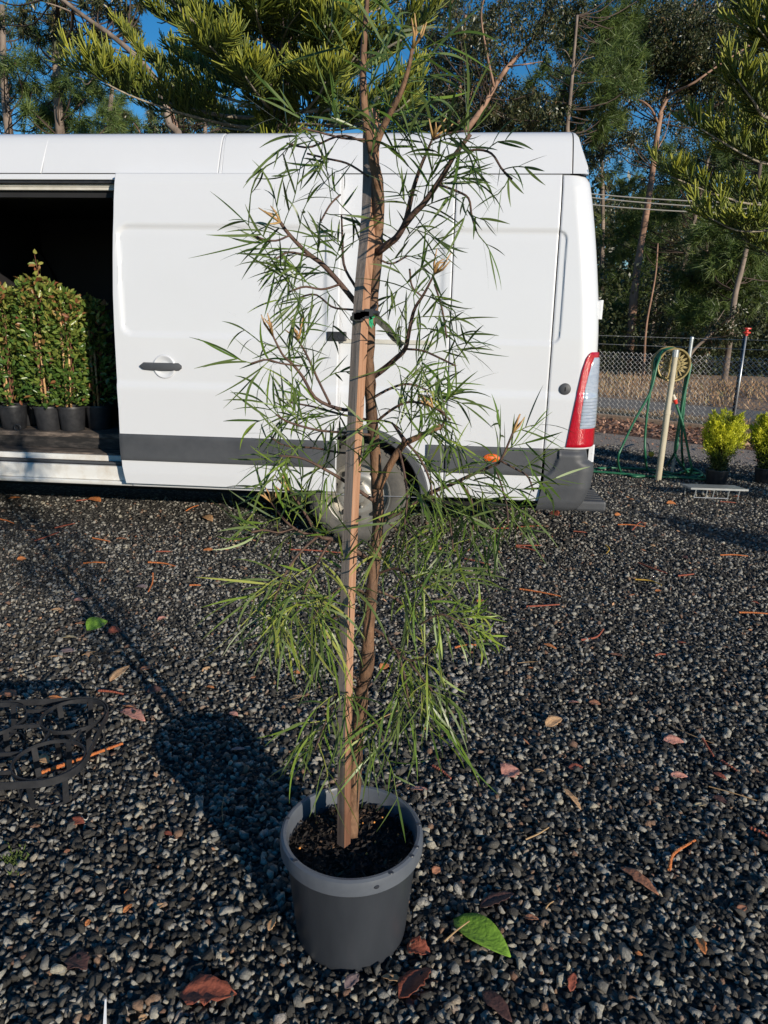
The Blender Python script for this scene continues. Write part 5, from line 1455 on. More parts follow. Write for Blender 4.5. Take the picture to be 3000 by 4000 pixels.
TW = [([(1919, 2066), (1990, 2064)], 'red'), ([(2021, 2059), (2119, 2053)], 'red'), ([(2413, 2049), (2519, 2057)], 'orange'), ([(2013, 2130), (2115, 2130)], 'red'), ([(2013, 2135), (2096, 2152)], 'red'), ([(1814, 2181), (1915, 2206)], 'red'),
      ([(2366, 2129), (2380, 2145), (2370, 2161)], 'yellow'), ([(2491, 2198), (2605, 2239)], 'red'), ([(2648, 2249), (2711, 2242)], 'red'), ([(2480, 2263), (2540, 2268), (2585, 2286)], 'yellow'), ([(2813, 2168), (2922, 2172)], 'orange'),
      ([(2029, 2300), (2190, 2329)], 'orange'), ([(2056, 2369), (2186, 2361)], 'red'), ([(2270, 2500), (2330, 2488), (2357, 2458)], 'red'), ([(2887, 2392), (3010, 2398)], 'orange'), ([(1776, 2530), (1860, 2519)], 'orange'), ([(2813, 1959), (2875, 1964)], 'red'),
      ([(0, 2027), (54, 2044)], 'orange'), ([(136, 2112), (230, 2079)], 'red'), ([(214, 2062), (293, 2044)], 'red'), ([(325, 2200), (412, 2198)], 'orange'), ([(578, 2196), (640, 2200), (686, 2212)], 'orange'), ([(597, 2239), (595, 2275), (580, 2310)], 'orange'),
      ([(727, 1995), (776, 1973)], 'orange'), ([(361, 2101), (428, 2114)], 'orange'), ([(610, 2155), (665, 2154)], 'red'), ([(740, 2286), (784, 2286)], 'orange'), ([(385, 2698), (483, 2711)], 'red'), ([(298, 1956), (390, 1949)], 'red'),
      ([(2614, 3398), (2632, 3336), (2715, 3282)], 'orange'), ([(2744, 2884), (2787, 2953)], 'red'), ([(2816, 2971), (2878, 3011)], 'red'), ([(2928, 3232), (3010, 3275)], 'red'), ([(1688, 2990), (1761, 3041)], 'red'), ([(2560, 2560), (2600, 2556)], 'red'), ([(1130, 2146), (1340, 2160)], 'red'), ([(2470, 2070), (2500, 2040), (2520, 2050)], 'red'), ([(2240, 2075), (2290, 2080)], 'red')]
for p, c_ in TW: twig(p, c_, rad=.0046)
twig([(152, 3022), (320, 2962), (479, 2904)], 'orange', rad=.0062, z=.012, label='thick orange scaly twig lying through the rings of the black carry tray')
ST = [([(2053, 3279), (2144, 3232)], .0024), ([(2129, 3553), (2162, 3521)], .002), ([(2769, 3072), (2957, 3127)], .0016), ([(1420, 2853), (1553, 2776)], .0022), ([(2610, 2830), (2790, 2905)], .0014), ([(870, 3205), (880, 3100)], .001), ([(2020, 2590), (2100, 2585)], .0012), ([(320, 2560), (372, 2545)], .0014), ([(355, 2550), (390, 2590)], .0012)]
for p, r_ in ST: twig(p, 'straw', rad=r_, scaly=False)
twig([(1735, 3678), (1833, 3598)], 'straw', rad=.0022, z=.034, scaly=False, label='straw-coloured stick lying across the large green leaf')
twig([(1278, 3075), (1304, 3106)], 'straw', rad=.0012, z=.279, scaly=False, label='short straw lying across the back rim of the grey pot')
# a white sliver sticking out of the gravel and a few shreds of wire
a = gnd(408, 4030, .01); c = gnd(412, 3905, .05)
b = MB(); b.add([a + np.array([-.004, 0, 0]), a + np.array([.004, 0, 0]), c + np.array([.0015, 0, 0]), c + np.array([-.0015, 0, 0]), a + np.array([-.004, .002, 0]), a + np.array([.004, .002, 0]), c + np.array([.0015, .002, 0]), c + np.array([-.0015, .002, 0])], [(0, 1, 2, 3), (5, 4, 7, 6), (1, 5, 6, 2), (4, 0, 3, 7), (3, 2, 6, 7), (0, 4, 5, 1)])
tag(b.build('plant_label', M['white']), 'thin white plastic plant label stuck upright in the gravel', 'plant label')
for pts in ([(318, 3188), (328, 3200), (338, 3202), (345, 3190)], [(660, 3278), (672, 3276), (680, 3281), (692, 3279)]):
    b = MB(); b.tube(smoothpath([gnd(x, y, .018) for x, y in pts], 10), .0016, n=6)
    tag(b.build('plastic_clip', M['brass'], smooth=True), 'tiny pale bent plastic clip lying on the gravel left of the pot', 'clip', 'pale clips on the gravel')
# pale stone-sized lumps that stand out
# ================================================================== hose reel
rp0 = gnd(2570, 1876); RY = rp0[1]
def rpx(x, y, dy=0.0): return atY(x, y, RY + dy)
reel = empty('hose_reel', rp0, 'old gold alloy wheel used as a hose reel on a pale leaning post', 'hose reel')
b = MB(); b.tube([rpx(2570, 1880), rpx(2592, 1720), rpx(2606, 1612), rpx(2607, 1606), rpx(2640, 1375)], [.029, .029, .029, .027, .025], n=14); b.build('post', M['palepost'], reel, smooth='auto')
b = MB(); p = rpx(2606, 1610); d = unit(rpx(2640, 1375) - rpx(2570, 1880)); b.tube([p - d * .02, p + d * .02], .034, n=14); b.build('post_collar', M['palepost'], reel, smooth='auto')
b = MB(); b.tube([rpx(2637, 1395), rpx(2641, 1366)], .029, n=14); b.build('post_cap', M['galvpipe'], reel, smooth='auto')
wc = rpx(2632, 1426, .07); wax = unit(np.array([.02, 1.0, .06])); wx = unit(np.cross(wax, [0, 0, 1])); wz = np.cross(wx, wax)
wz = wz if wz[2] > 0 else -wz
WF = lambda x, y, z: tuple(wc + wx * x + wz * y + wax * z)
b = MB(); RW = .158
b.lathe([(.138, .03), (.138, -.004), (.143, -.012), (.152, -.014), (RW, -.008), (RW, .004), (.150, .010), (.146, .02), (.128, .03), (.125, .13), (.146, .15), (RW, .158), (RW, .166), (.14, .166), (.12, .15)], n=56, fn=WF)
b.build('wheel_rim', M['gold'], reel, smooth='auto')
def spoke(a0, r0, a1, r1):
    p, q = np.array([r0 * math.cos(a0), r0 * math.sin(a0)]), np.array([r1 * math.cos(a1), r1 * math.sin(a1)])
    b = MB(); d = (q - p) / np.linalg.norm(q - p); n_ = np.array([-d[1], d[0]]) * .0062
    C4 = [p - n_, p + n_, q + n_ * .8, q - n_ * .8]
    b.add([WF(c[0], c[1], z) for z in (-.006, .006) for c in C4], [(0, 1, 2, 3), (7, 6, 5, 4), (0, 4, 5, 1), (1, 5, 6, 2), (2, 6, 7, 3), (3, 7, 4, 0)])
    b.build('spoke', M['gold'], reel)
ns_ = 18
for k in range(ns_):
    a = 2 * PI * k / ns_
    if 4.25 < a < 4.95: continue
    for sg in (-1, 1): spoke(a, .036, a + sg * 2 * PI / ns_ * 1.5, .128)
b = MB(); b.lathe([(0, -.006), (.03, -.006), (.036, -.002), (.038, .02)], n=24, fn=WF); b.build('hub', M['blackplastic'], reel, smooth='auto')
# hose
hose = empty('garden_hose', gnd(2520, 1858), 'dark green garden hose wound on the gold wheel and looped over the gravel', 'hose')
b = MB()
HR = .0118
for k in range(4):
    zz = .045 + .024 * k; b.tube([WF((.14 + .004 * (k % 2)) * math.cos(t), (.14 + .004 * (k % 2)) * math.sin(t), zz) for t in np.linspace(0, 2 * PI, 40)], .011, n=7, cap=False)
b.build('wound_coils', M['hose'], hose, smooth=True)
def hosepart(pts, name='hanging_loop'):
    P = []
    for (x, y, dy) in pts:
        P.append(gnd(x, y, HR + .008) if dy is None else rpx(x, y, dy))
    b = MB(); b.tube(smoothpath(P, 44), HR, n=8); return b.build(name, M['hose'], hose, smooth=True)
hosepart([(2588, 1372, .1), (2566, 1430, .03), (2540, 1530, 0), (2480, 1640, 0), (2432, 1740, 0), (2414, 1790, 0), (2425, 1840, None), (2470, 1860, None), (2525, 1859, None)])
hosepart([(2560, 1400, .12), (2553, 1455, .1), (2532, 1580, .08), (2520, 1700, .08), (2521, 1780, .08), (2531, 1838, None), (2570, 1851, None)])
hosepart([(2700, 1420, .1), (2690, 1470, .08), (2668, 1570, .06), (2652, 1690, .05), (2640, 1760, .05), (2600, 1825, None)])
hosepart([(2690, 1460, .12), (2676, 1490, .1), (2658, 1620, .1), (2637, 1750, .1), (2650, 1800, .08), (2690, 1845, None), (2730, 1866, None)])
nz_ = hosepart([(2642, 1580, .02), (2655, 1620, .02), (2668, 1660, .02), (2690, 1770, .02), (2702, 1830, .02), (2690, 1855, None), (2672, 1835, None), (2664, 1760, .1), (2664, 1680, .12), (2680, 1500, .12)])
hosepart([(2312, 1832, None), (2400, 1827, None), (2560, 1836, None), (2640, 1850, None), (2690, 1832, None), (2728, 1838, None), (2742, 1856, None), (2700, 1864, None), (2560, 1862, None), (2450, 1852, None), (2330, 1842, None), (2280, 1838, None)], 'ground_loop')
hosepart([(2575, 1846, None), (2640, 1862, None), (2700, 1868, None), (2760, 1872, None), (2740, 1852, None), (2700, 1846, None), (2672, 1842, None)], 'ground_loop')
p0, p1 = rpx(2636, 1560, .02), rpx(2650, 1600, .02); d = unit(p1 - p0)
b = MB(); b.tube([p0 - d * .05, p0 - d * .035, p0 - d * .03, p0], [.012, .016, .014, .02], n=10); b.build('nozzle', M['brass'], hose, smooth='auto')
b = MB(); b.tube([p0, p0 + d * .012, p0 + d * .03, p0 + d * .045], [.02, .019, .016, .014], n=10); b.build('red_coupling', M['redplastic'], hose, smooth='auto')
b = MB(); b.tube([p0 - d * .085, p0 - d * .05], [.016, .013], n=10); b.build('nozzle_tip', M['blackplastic'], hose, smooth='auto')
gp = rpx(2672, 1530, .35); gt = rpx(2703, 1320, .35)
gb = gt + (gp - gt) * ((gt[2]) / (gt[2] - gp[2]))
pipe = empty('standpipe', (gb[0], gb[1], 0), 'bare galvanised pipe standing upright behind the gold hose wheel', 'pipe')
b = MB(); b.tube([gb, gt], .017, n=12); b.build('pipe_shaft', M['galvpipe'], pipe, smooth='auto')
b = MB(); b.lathe([(.018, -.01), (.019, .004), (.013, .012), (0, .015)], n=12, fn=lambda x, y, z: (gt[0] + x, gt[1] + y, gt[2] + z)); b.build('pipe_cap', M['galvpipe'], pipe, smooth=True)
yp = gnd(2545, 1760, .10)
b = MB(); b.lathe([(0, -.03), (.02, -.028), (.032, -.01), (.03, .012), (.018, .02), (.018, .034), (.012, .04), (0, .04)], n=12, fn=lambda x, y, z: (yp[0] + x, yp[1] + z * .8, yp[2] + y - .04 + .012 * 0))
tap = tag(b.build('yellow_float', M['yellowplastic'], smooth='auto'), 'small yellow plastic float lying on the gravel behind the hose', 'float')
b = MB(); e = gnd(2520, 1728, .05); b.tube(smoothpath([yp + np.array([-.02, 0, -.02]), (yp + e) / 2 + np.array([0, 0, .02]), e], 8), .006, n=6); b.build('float_cord', M['blackplastic'], tap, smooth=True)

# ================================================================== golden conifers and their stand
def conifer(base, H, wid, n, seed, label, lean=0.0):
    r = np.random.default_rng(seed)
    t = empty('golden_conifer', base, label, 'potted conifer', 'golden conifers in black pots')
    b = MB(); pot_mesh(b, base, .105, .085, .15); b.build('pot', M['blackplastic'], t, smooth='auto')
    b = MB(); b.tube([base + np.array([0, 0, .12]), base + np.array([lean * .4, 0, H * .5]), base + np.array([lean, 0, H * .95])], [.012, .009, .003], n=6)
    for k in range(14):
        z = r.uniform(.2, .8) * H; a = r.uniform(0, 6.28); d = np.array([math.cos(a), math.sin(a), 1.2]); b.tube([base + np.array([lean * z / H, 0, z]), base + np.array([lean * z / H, 0, z]) + d * wid * .5], [.004, .0015], n=4)
    b.build('stem', M['twig'], t, smooth=True)
    # plumes: upright feathery tips, each carrying short scale-like blades
    cs, axs_, rn = [], [], []
    npl = n // 11
    for q in range(npl):
        hb = (.14 + .72 * r.beta(1.7, 1.3)) * H; fr = hb / H; an = r.uniform(0, 6.28)
        rmax = wid * np.interp(fr, [.15, .3, .5, .65, .86], [.16, .34, .85, .9, .3])
        rad = rmax * math.sqrt(r.uniform(.05, 1)); out = np.array([math.cos(an), math.sin(an), 0])
        p0 = base + np.array([lean * fr, 0, hb]) + out * rad
        d = unit(out * r.uniform(.15, .6) + np.array([0, 0, 1.0]) + r.normal(size=3) * .15); Lp = r.uniform(.09, .17) * (1.1 if fr > .5 else .85)
        m = 110
        s_ = r.random(m); wdt = .022 * (1 - s_ ** 1.5) + .003
        cs.append(p0 + d * (Lp * s_)[:, None] + r.normal(size=(m, 3)) * wdt[:, None]); axs_.append(unit(d + r.normal(size=(m, 3)) * .5))
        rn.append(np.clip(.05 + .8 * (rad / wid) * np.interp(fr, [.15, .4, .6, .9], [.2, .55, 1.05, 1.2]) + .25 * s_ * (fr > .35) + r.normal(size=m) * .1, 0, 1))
    cs, axs_, rn = np.concatenate(cs), np.concatenate(axs_), np.concatenate(rn)
    L = r.uniform(.016, .038, len(cs))
    V, F = rhombs(cs, axs_, perp(axs_), L, L * .26)
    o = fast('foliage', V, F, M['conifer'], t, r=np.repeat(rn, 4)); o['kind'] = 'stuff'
conifer(gnd(2795, 1893), .66, .165, 1900, 21, 'golden conifer in a black pot just behind the white wire stand', .03)
conifer(gnd(2985, 1886), .64, .18, 1900, 22, 'larger golden conifer in a black pot at the end of the white wire stand', .0)
conifer(np.array([3.42, 3.52, 0]), .60, .22, 1000, 23, 'unseen golden conifer in a black pot, added for its shadow on the gravel')  # this and the next two: out of view, added to cast the right-hand shadows
conifer(np.array([4.3, 4.95, 0]), .90, .30, 1300, 24, 'tall unseen golden conifer in a black pot, added to shade the potted pair')
conifer(np.array([4.95, 5.2, 0]), .98, .34, 1300, 25, 'broad golden conifer in a black pot beside the tall one')
sp0 = gnd(2790, 1945)
stand = empty('wire_stand', sp0, 'low white wire plant stand lying in front of the golden conifers', 'plant stand')
za = .10
c0, c1 = gnd(2700, 1905, za), gnd(2925, 1912, za)
b = MB(); b.add([c0, c1, c1 + np.array([-.05, .16, 0]), c0 + np.array([-.03, .16, 0]), c0 - [0, 0, .016], c1 - np.array([0, 0, .016]), c1 + np.array([-.05, .16, -.016]), c0 + np.array([-.03, .16, -.016])], [(0, 1, 2, 3), (7, 6, 5, 4), (0, 4, 5, 1), (1, 5, 6, 2), (2, 6, 7, 3), (3, 7, 4, 0)])
b.build('stand_top', M['galvpipe'], stand)
for t in (.1, .3, .42, .68, .86):
    p = c0 + (c1 - c0) * t; b = MB(); b.tube([p - np.array([0, -.01, .008]), np.array([p[0] - .01, p[1] + .01, .002])], .005, n=6); b.build('leg', M['galvpipe'], stand)
    p = p + np.array([-.035, .145, 0])
    b = MB(); b.tube([p - np.array([0, 0, .008]), np.array([p[0], p[1], .002])], .005, n=6); b.build('leg', M['galvpipe'], stand)
b = MB(); pa, pb = c0 + (c1 - c0) * .1, c0 + (c1 - c0) * .7; b.tube([np.array([pa[0] - .01, pa[1] + .01, .012]), np.array([pb[0] - .01, pb[1] + .01, .012])], .004, n=6); b.build('foot_rail', M['galvpipe'], stand)
# ================================================================== trees
def needle_tufts(cs, ds, per, L, wid):
    n = len(cs); c = np.repeat(cs, per, 0); d = np.repeat(ds, per, 0); m = len(c)
    ax = unit(d * .55 + NR.normal(size=(m, 3)) * .62 + np.array([0, 0, -.12])); s_ = perp(ax)
    LL = L * NR.uniform(.7, 1.2, m)
    V = np.empty((m, 3, 3)); b0 = c + NR.normal(size=(m, 3)) * .03
    V[:, 0] = b0 + s_ * wid; V[:, 1] = b0 - s_ * wid; V[:, 2] = b0 + ax * LL[:, None]
    R = np.repeat(np.clip(np.repeat(NR.random(n), per) * .6 + NR.random(m) * .4, 0, 1), 3)
    return V.reshape(-1, 3), np.arange(3 * m).reshape(m, 3), R
def clump_points(px, py, rx, ry, Y, n, dz=None, sub=14, spread=.34):
    """clumpy points filling an ellipsoid that projects to (px,py,rx,ry); returns points and outward dirs"""
    c = atY(px, py, Y); k = pxm(Y)
    RX, RZ = rx * k, ry * k; RY = (dz or max(.8, .8 * (RX + RZ) / 2))
    sc = unit(NR.normal(size=(sub, 3))) * (NR.random(sub) ** .4)[:, None] * np.array([RX, RY, RZ])
    i = NR.integers(0, sub, n)
    sig = spread * np.array([RX, RY, RZ]).min() * NR.uniform(.55, 1.25, sub)
    p = c + sc[i] + NR.normal(size=(n, 3)) * sig[i][:, None]
    return p, unit(p - c), c + sc
def limb_paths(b, start, ends, r0, r1=.012):
    for e in ends:
        st = np.array(start[NR.integers(0, len(start))]) if len(start) > 1 else np.array(start[0])
        best = min(start, key=lambda q: np.linalg.norm(np.array(q) + np.array([0, 0, .6]) - e))
        st = np.array(best); mid = st * .5 + e * .5 + np.array([NR.normal() * .12, NR.normal() * .12, -.08 * np.linalg.norm(e - st)])
        b.tube(smoothpath([st, mid, e], 7), np.linspace(r0, r1, 7), n=5)
def tree_(name, label, kind, trunk_px, Y, r0, clumps, trunkmat, n_per_px=1.0, group=None, cat='tree', r1=None, nb=None, leaf=(.095, .034), limbs=(), density=1.0, dY=0.0, limb_r=None, coff=0.5):
    tp_ = [atY(x, y, Y + dY * i / max(1, len(trunk_px) - 1)) for i, (x, y) in enumerate(trunk_px)]
    top0 = tp_[0].copy()
    base = np.array([tp_[0][0] + (tp_[0][0] - tp_[1][0]) * min(1.0, max(0, tp_[0][2]) / max(.5, tp_[1][2] - tp_[0][2])) * .35, tp_[0][1], 0.0])
    t = empty(name, base, label, cat, group)
    P = [base] + tp_ if tp_[0][2] > .15 else tp_
    sp_ = smoothpath(P, 26); b = MB()
    b.tube(sp_, np.linspace(r0, r1 or r0 * .45, 26) * (1 + NR.normal(size=26) * .05), n=10); b.build('trunk', M[trunkmat], t, smooth=True)
    for (lp, lr) in limbs:
        lr = lr * .6; b = MB(); Lp = smoothpath([atY(x, y, Y + NR.normal() * .2) for (x, y) in lp], 12); b.tube(Lp, np.linspace(lr, lr * .4, 12), n=6); b.build('limb', M[trunkmat], t, smooth=True)
    Vs, Fs, Rs, k = [], [], [], 0
    lb = MB()
    for cl in clumps:
        cx, cy, rx, ry = cl[:4]; dn = cl[4] if len(cl) > 4 else 1.0; Yc = Y + (cl[5] if len(cl) > 5 else coff + NR.normal() * .8)
        area = rx * ry
        if kind == 'pine':
            n = int(area / 62 * dn * density * n_per_px)
            p, d, sc = clump_points(cx, cy, rx, ry, Yc, n, sub=max(5, n // 9), spread=.2)
            V, F, R = needle_tufts(p, unit(d + np.array([0, 0, .35]) + NR.normal(size=d.shape) * .4), 26, .27, .008)
        else:
            n = int(area / 2.5 * dn * density * n_per_px)
            p, d, sc = clump_points(cx, cy, rx, ry, Yc, n, sub=max(8, int(n / 85)), spread=.16)
            ax = unit(NR.normal(size=(n, 3)) * .75 + np.array([0, 0, -.75])); L = NR.uniform(.6, 1.25, n) * leaf[0]
            V, F = rhombs(p, ax, perp(ax), L, L * leaf[1] / leaf[0]); R = np.repeat(NR.random(n), 4)
        limb_paths(lb, sp_[6:], sc[::max(1, len(sc) // (nb or 6))], limb_r or max(.014, r0 * .13))
        Vs.append(V); Fs.append(F + k); Rs.append(R); k += len(V)
    if lb.v: lb.build('limbs', M['limbbark'], t, smooth=True)
    if Vs:
        o = fast('crown', np.concatenate(Vs), np.concatenate(Fs), M['pine' if kind == 'pine' else 'euc'], t, r=np.concatenate(Rs))
    return t
FG = 'trees of the forest behind the van and fence'
# ---- left of the picture
tree_('pine_tree', 'slender dark pine at the far left above the van roof', 'pine', [(42, 620), (36, 530), (20, 380), (12, 200), (8, 20)], 17, .12, [(70, 420, 110, 80, .5), (40, 260, 90, 120, .55), (110, 300, 100, 60, .5), (40, 60, 90, 90, .5)], 'greytrunk', group=FG, density=.55)
tree_('pine_tree', 'open pine with a straight pale trunk above the van sliding door', 'pine', [(238, 640), (236, 530), (226, 400), (220, 260), (214, 100), (214, -60)], 16, .115, [(190, 300, 120, 90, .7), (290, 400, 120, 90, .75), (190, 430, 150, 70, .65), (200, 150, 90, 60, .6), (300, 480, 130, 60, .8), (130, 490, 110, 50, .55)], 'greytrunk', group=FG, density=.6)
tree_('gum_tree', 'gum with one long dark leaning limb and hanging leaves above the van roof', 'euc', [(720, 640), (660, 480), (630, 350), (560, 250), (450, 150), (330, 65), (220, -20)], 14, .075, [(300, 30, 130, 50, .5), (420, 60, 110, 60, .55), (120, 60, 130, 60, .5), (260, 110, 60, 80, .35), (480, 20, 90, 60, .5)], 'greytrunk', group=FG, leaf=(.14, .026), r1=.03,
      limbs=[([(560, 255), (480, 215), (420, 195), (380, 230)], .03), ([(520, 212), (440, 190), (370, 180)], .025), ([(400, 240), (340, 330), (300, 270)], .02), ([(330, 70), (240, 30), (180, 10)], .03), ([(660, 480), (600, 330), (560, 300)], .03)])
tree_('pine_tree', 'bushy green pine rising just behind the van roof left of the dark trunk', 'pine', [(420, 700), (425, 540), (430, 430), (440, 330)], 21, .11, [(430, 440, 110, 90, .95), (520, 470, 110, 70, .9), (400, 500, 90, 50, .9)], 'greytrunk', group=FG, density=.75)
tree_('gum_tree', 'gum with a forked pinkish trunk behind the van roof', 'euc', [(700, 640), (690, 520), (660, 420), (640, 340)], 19, .12, [(620, 480, 130, 60, .5), (780, 480, 110, 60, .5), (720, 390, 100, 70, .3), (900, 470, 120, 60, .6)], 'pinetrunk', group=FG, limbs=[([(560, 545), (540, 505), (520, 478)], .04)])
tree_('pine_tree', 'soft green pine low behind the van roof beside the pinkish trunk', 'pine', [(800, 700), (800, 540), (805, 430)], 23, .1, [(800, 480, 130, 60, .9), (640, 490, 110, 50, .8), (920, 490, 100, 60, .8)], 'greytrunk', group=FG)
# ---- centre and right
tree_('gum_tree', 'gum with an orange trunk leaning to the right behind the van roof', 'euc', [(1760, 620), (1800, 540), (1880, 430), (1930, 340), (1985, 260), (2050, 190), (2110, 110), (2150, -30)], 18, .085, [(1780, 330, 150, 150, .62), (1980, 120, 170, 100, .6), (1740, 90, 130, 90, .5), (1960, 430, 180, 90, .8), (2140, 60, 140, 80, .9), (1880, 220, 110, 80, .4), (2080, 450, 140, 70, .8)], 'pinetrunk', group=FG, coff=1.6, dY=2.4, r1=.03,
      limbs=[([(1930, 340), (1900, 200), (1880, 60), (1900, -40)], .05), ([(1985, 260), (2060, 250), (2120, 240)], .03)])
tree_('gum_tree', 'gum with several thin upright stems right of the staked tree', 'euc', [(1790, 640), (1790, 530), (1795, 400), (1800, 250), (1820, 60)], 20, .07, [(1760, 250, 130, 130, .5), (1850, 60, 140, 80, .5), (1700, 420, 120, 100, .8), (1640, 60, 110, 80, .6), (1860, 480, 140, 60, 1)], 'pinetrunk', group=FG, limbs=[([(1790, 500), (1750, 400), (1760, 300)], .03), ([(1790, 480), (1830, 400), (1850, 330)], .03)])
tree_('pine_tree', 'pine with bare pale dead branches behind the van tail', 'pine', [(2214, 640), (2216, 500), (2228, 380), (2240, 240), (2255, 60)], 19, .065, [(2330, 130, 130, 130, 1), (2380, 300, 110, 120, .95), (2190, 420, 90, 90, .7), (2300, 470, 110, 80, .9), (2400, 60, 110, 70, .9), (2130, 330, 60, 60, .5)], 'greytrunk', group=FG, coff=1.6, limbs=[([(2236, 290), (2270, 240), (2320, 220)], .03), ([(2238, 250), (2210, 200), (2180, 190)], .025), ([(2236, 270), (2290, 200), (2300, 170)], .02)])
tree_('gum_tree', 'tall gum with a sunlit orange trunk forking above the road', 'euc', [(2462, 1330), (2480, 1120), (2500, 980), (2520, 860), (2545, 700), (2562, 560), (2585, 430), (2610, 330), (2650, 220), (2690, 100), (2720, -20)], 20, .115, [(2590, 240, 190, 100, 1.3), (2760, 130, 190, 110, 1.4), (2520, 90, 150, 100, 1.2), (2700, 340, 170, 90, 1.2), (2860, 220, 150, 100, 1.2), (2850, 380, 140, 70, .9), (2480, 340, 110, 90, .75), (2420, 520, 100, 90, .6), (2900, 40, 120, 80, 1)], 'pinetrunk', group=FG, coff=1.6, dY=2.2, r1=.03,
      limbs=[([(2575, 450), (2620, 370), (2700, 330), (2800, 260), (2940, 170)], .07), ([(2570, 480), (2540, 420), (2490, 390), (2440, 420)], .06), ([(2545, 620), (2600, 520), (2620, 420)], .03)])
tree_('pine_tree', 'pine with a slim grey trunk slanting up beside the orange one', 'pine', [(2600, 1330), (2640, 1160), (2680, 1000), (2715, 850), (2750, 690), (2785, 540), (2805, 430)], 21, .075, [(2430, 860, 110, 130, .8), (2420, 1080, 110, 140, 1.2), (2380, 1260, 90, 100, 1.2), (2620, 780, 110, 100, .8), (2530, 940, 90, 90, .7), (2700, 640, 100, 80, .7), (2480, 700, 90, 70, .5)], 'greytrunk', group=FG, coff=1.6, dY=2)
tree_('pine_tree', 'pine with bright soft green boughs above the sprinkler riser', 'pine', [(2850, 1330), (2870, 1160), (2900, 1040), (2930, 900), (2955, 760), (2975, 600)], 17.5, .08, [(2800, 960, 150, 100, 1.1), (2900, 1110, 140, 110, 1.1), (2740, 1090, 120, 90, 1.1), (2960, 940, 100, 130, 1), (2700, 1220, 100, 80, .9), (2960, 760, 90, 100, .8), (2860, 780, 110, 80, .8), (2820, 600, 120, 90, .6)], 'greytrunk', group=FG, coff=1.6)
tree_('gum_tree', 'dark gum with a thin shaded trunk between the orange and slim grey trunks', 'euc', [(2540, 1340), (2560, 1180), (2580, 1000), (2590, 800)], 26, .1, [(2540, 1100, 130, 130, 1.0), (2600, 940, 120, 120, .8), (2560, 1260, 120, 90, 1.1), (2640, 1080, 100, 120, 1)], 'greytrunk', group=FG, leaf=(.11, .04))
tree_('gum_tree', 'dark gum filling the shade behind the bright pine boughs', 'euc', [(2760, 1350), (2770, 1200), (2760, 1000), (2780, 700)], 28, .13, [(2760, 850, 200, 170, .8), (2820, 1150, 200, 150, 1.1), (2700, 1270, 160, 90, 1.2), (2930, 1280, 150, 100, 1.2), (2880, 560, 160, 120, 1.0), (2940, 350, 140, 130, 1.1), (2700, 80, 160, 100, .9), (2640, 560, 130, 110, .6), (2560, 700, 120, 100, .6)], 'greytrunk', group=FG, leaf=(.12, .045))
tree_('gum_tree', 'dark gum behind the van tail door at the forest edge', 'euc', [(2350, 1360), (2350, 1100), (2355, 850), (2350, 600)], 27, .12, [(2330, 600, 130, 110, .6), (2340, 860, 110, 130, .6), (2330, 1200, 130, 160, 1.2), (2440, 1330, 120, 70, 1.3), (2300, 300, 130, 120, .8), (2430, 200, 120, 110, .7), (2200, 180, 110, 100, .5)], 'greytrunk', group=FG, leaf=(.12, .045))
tree_('gum_tree', 'dark leafy gum low behind the van roof left of the pale dead branches', 'euc', [(2050, 700), (2060, 520), (2060, 380)], 25, .12, [(1960, 480, 170, 70, 1.1), (2120, 470, 130, 70, 1.1), (1720, 480, 150, 80, 1.1), (1560, 460, 140, 90, .9), (1900, 350, 120, 80, .5)], 'greytrunk', group=FG, leaf=(.11, .04))
tree_('gum_tree', 'thin crooked sapling with pale stems behind the sprinkler riser', 'euc', [(2680, 1440), (2700, 1380), (2760, 1320), (2820, 1270), (2880, 1240)], 17, .05, [(2780, 1330, 130, 70, .5), (2880, 1260, 110, 70, .5)], 'greytrunk', group=FG, limbs=[([(2730, 1345), (2790, 1270), (2830, 1210)], .03)])
tree_('gum_tree', 'straight thin shaded sapling behind the gold hose wheel', 'euc', [(2515, 1440), (2520, 1330), (2530, 1240), (2560, 1080), (2570, 950)], 18, .035, [(2540, 1330, 90, 70, .4), (2480, 1380, 70, 60, .5), (2640, 1390, 110, 60, .5)], 'pinetrunk', group=FG)
# understory and the woodland mass behind (nobody could count it)
def woodland(name, label, n, x0, x1, y0, y1, z0, z1, leafL, dens):
    x = NR.uniform(x0, x1, n); y = NR.uniform(y0, y1, n); z = z0 + (z1 - z0) * NR.random(n) ** 1.1
    keep = (np.sin(x * 1.7) + np.sin(z * 2.1 + x) + np.sin(y * 1.3 + z) + NR.normal(size=n) * .8) > dens
    c = np.stack([x, y, z], 1)[keep]; m = len(c)
    ax = unit(NR.normal(size=(m, 3)) + np.array([0, 0, -.3])); L = NR.uniform(.6, 1.3, m) * leafL
    V, F = rhombs(c, ax, perp(ax), L, L * .45)
    return tag(fast(name, V, F, M['euc'], r=np.repeat(NR.random(m) * .8, 4)), label, 'woodland', kind='stuff')
woodland('understory', 'dark shrubby undergrowth at the forest edge beyond the road', 90000, 2, 24, 18.5, 25, .1, 3.0, .12, -.9)
woodland('far_woodland', 'dense dark far woodland closing the view behind the trees', 110000, -30, 45, 34, 44, 0, 8.0, .45, -1.2)
woodland('far_scrub', 'far scrub behind the van', 14000, -26, 4, 26, 33, 0, 6.0, .34, -.3)

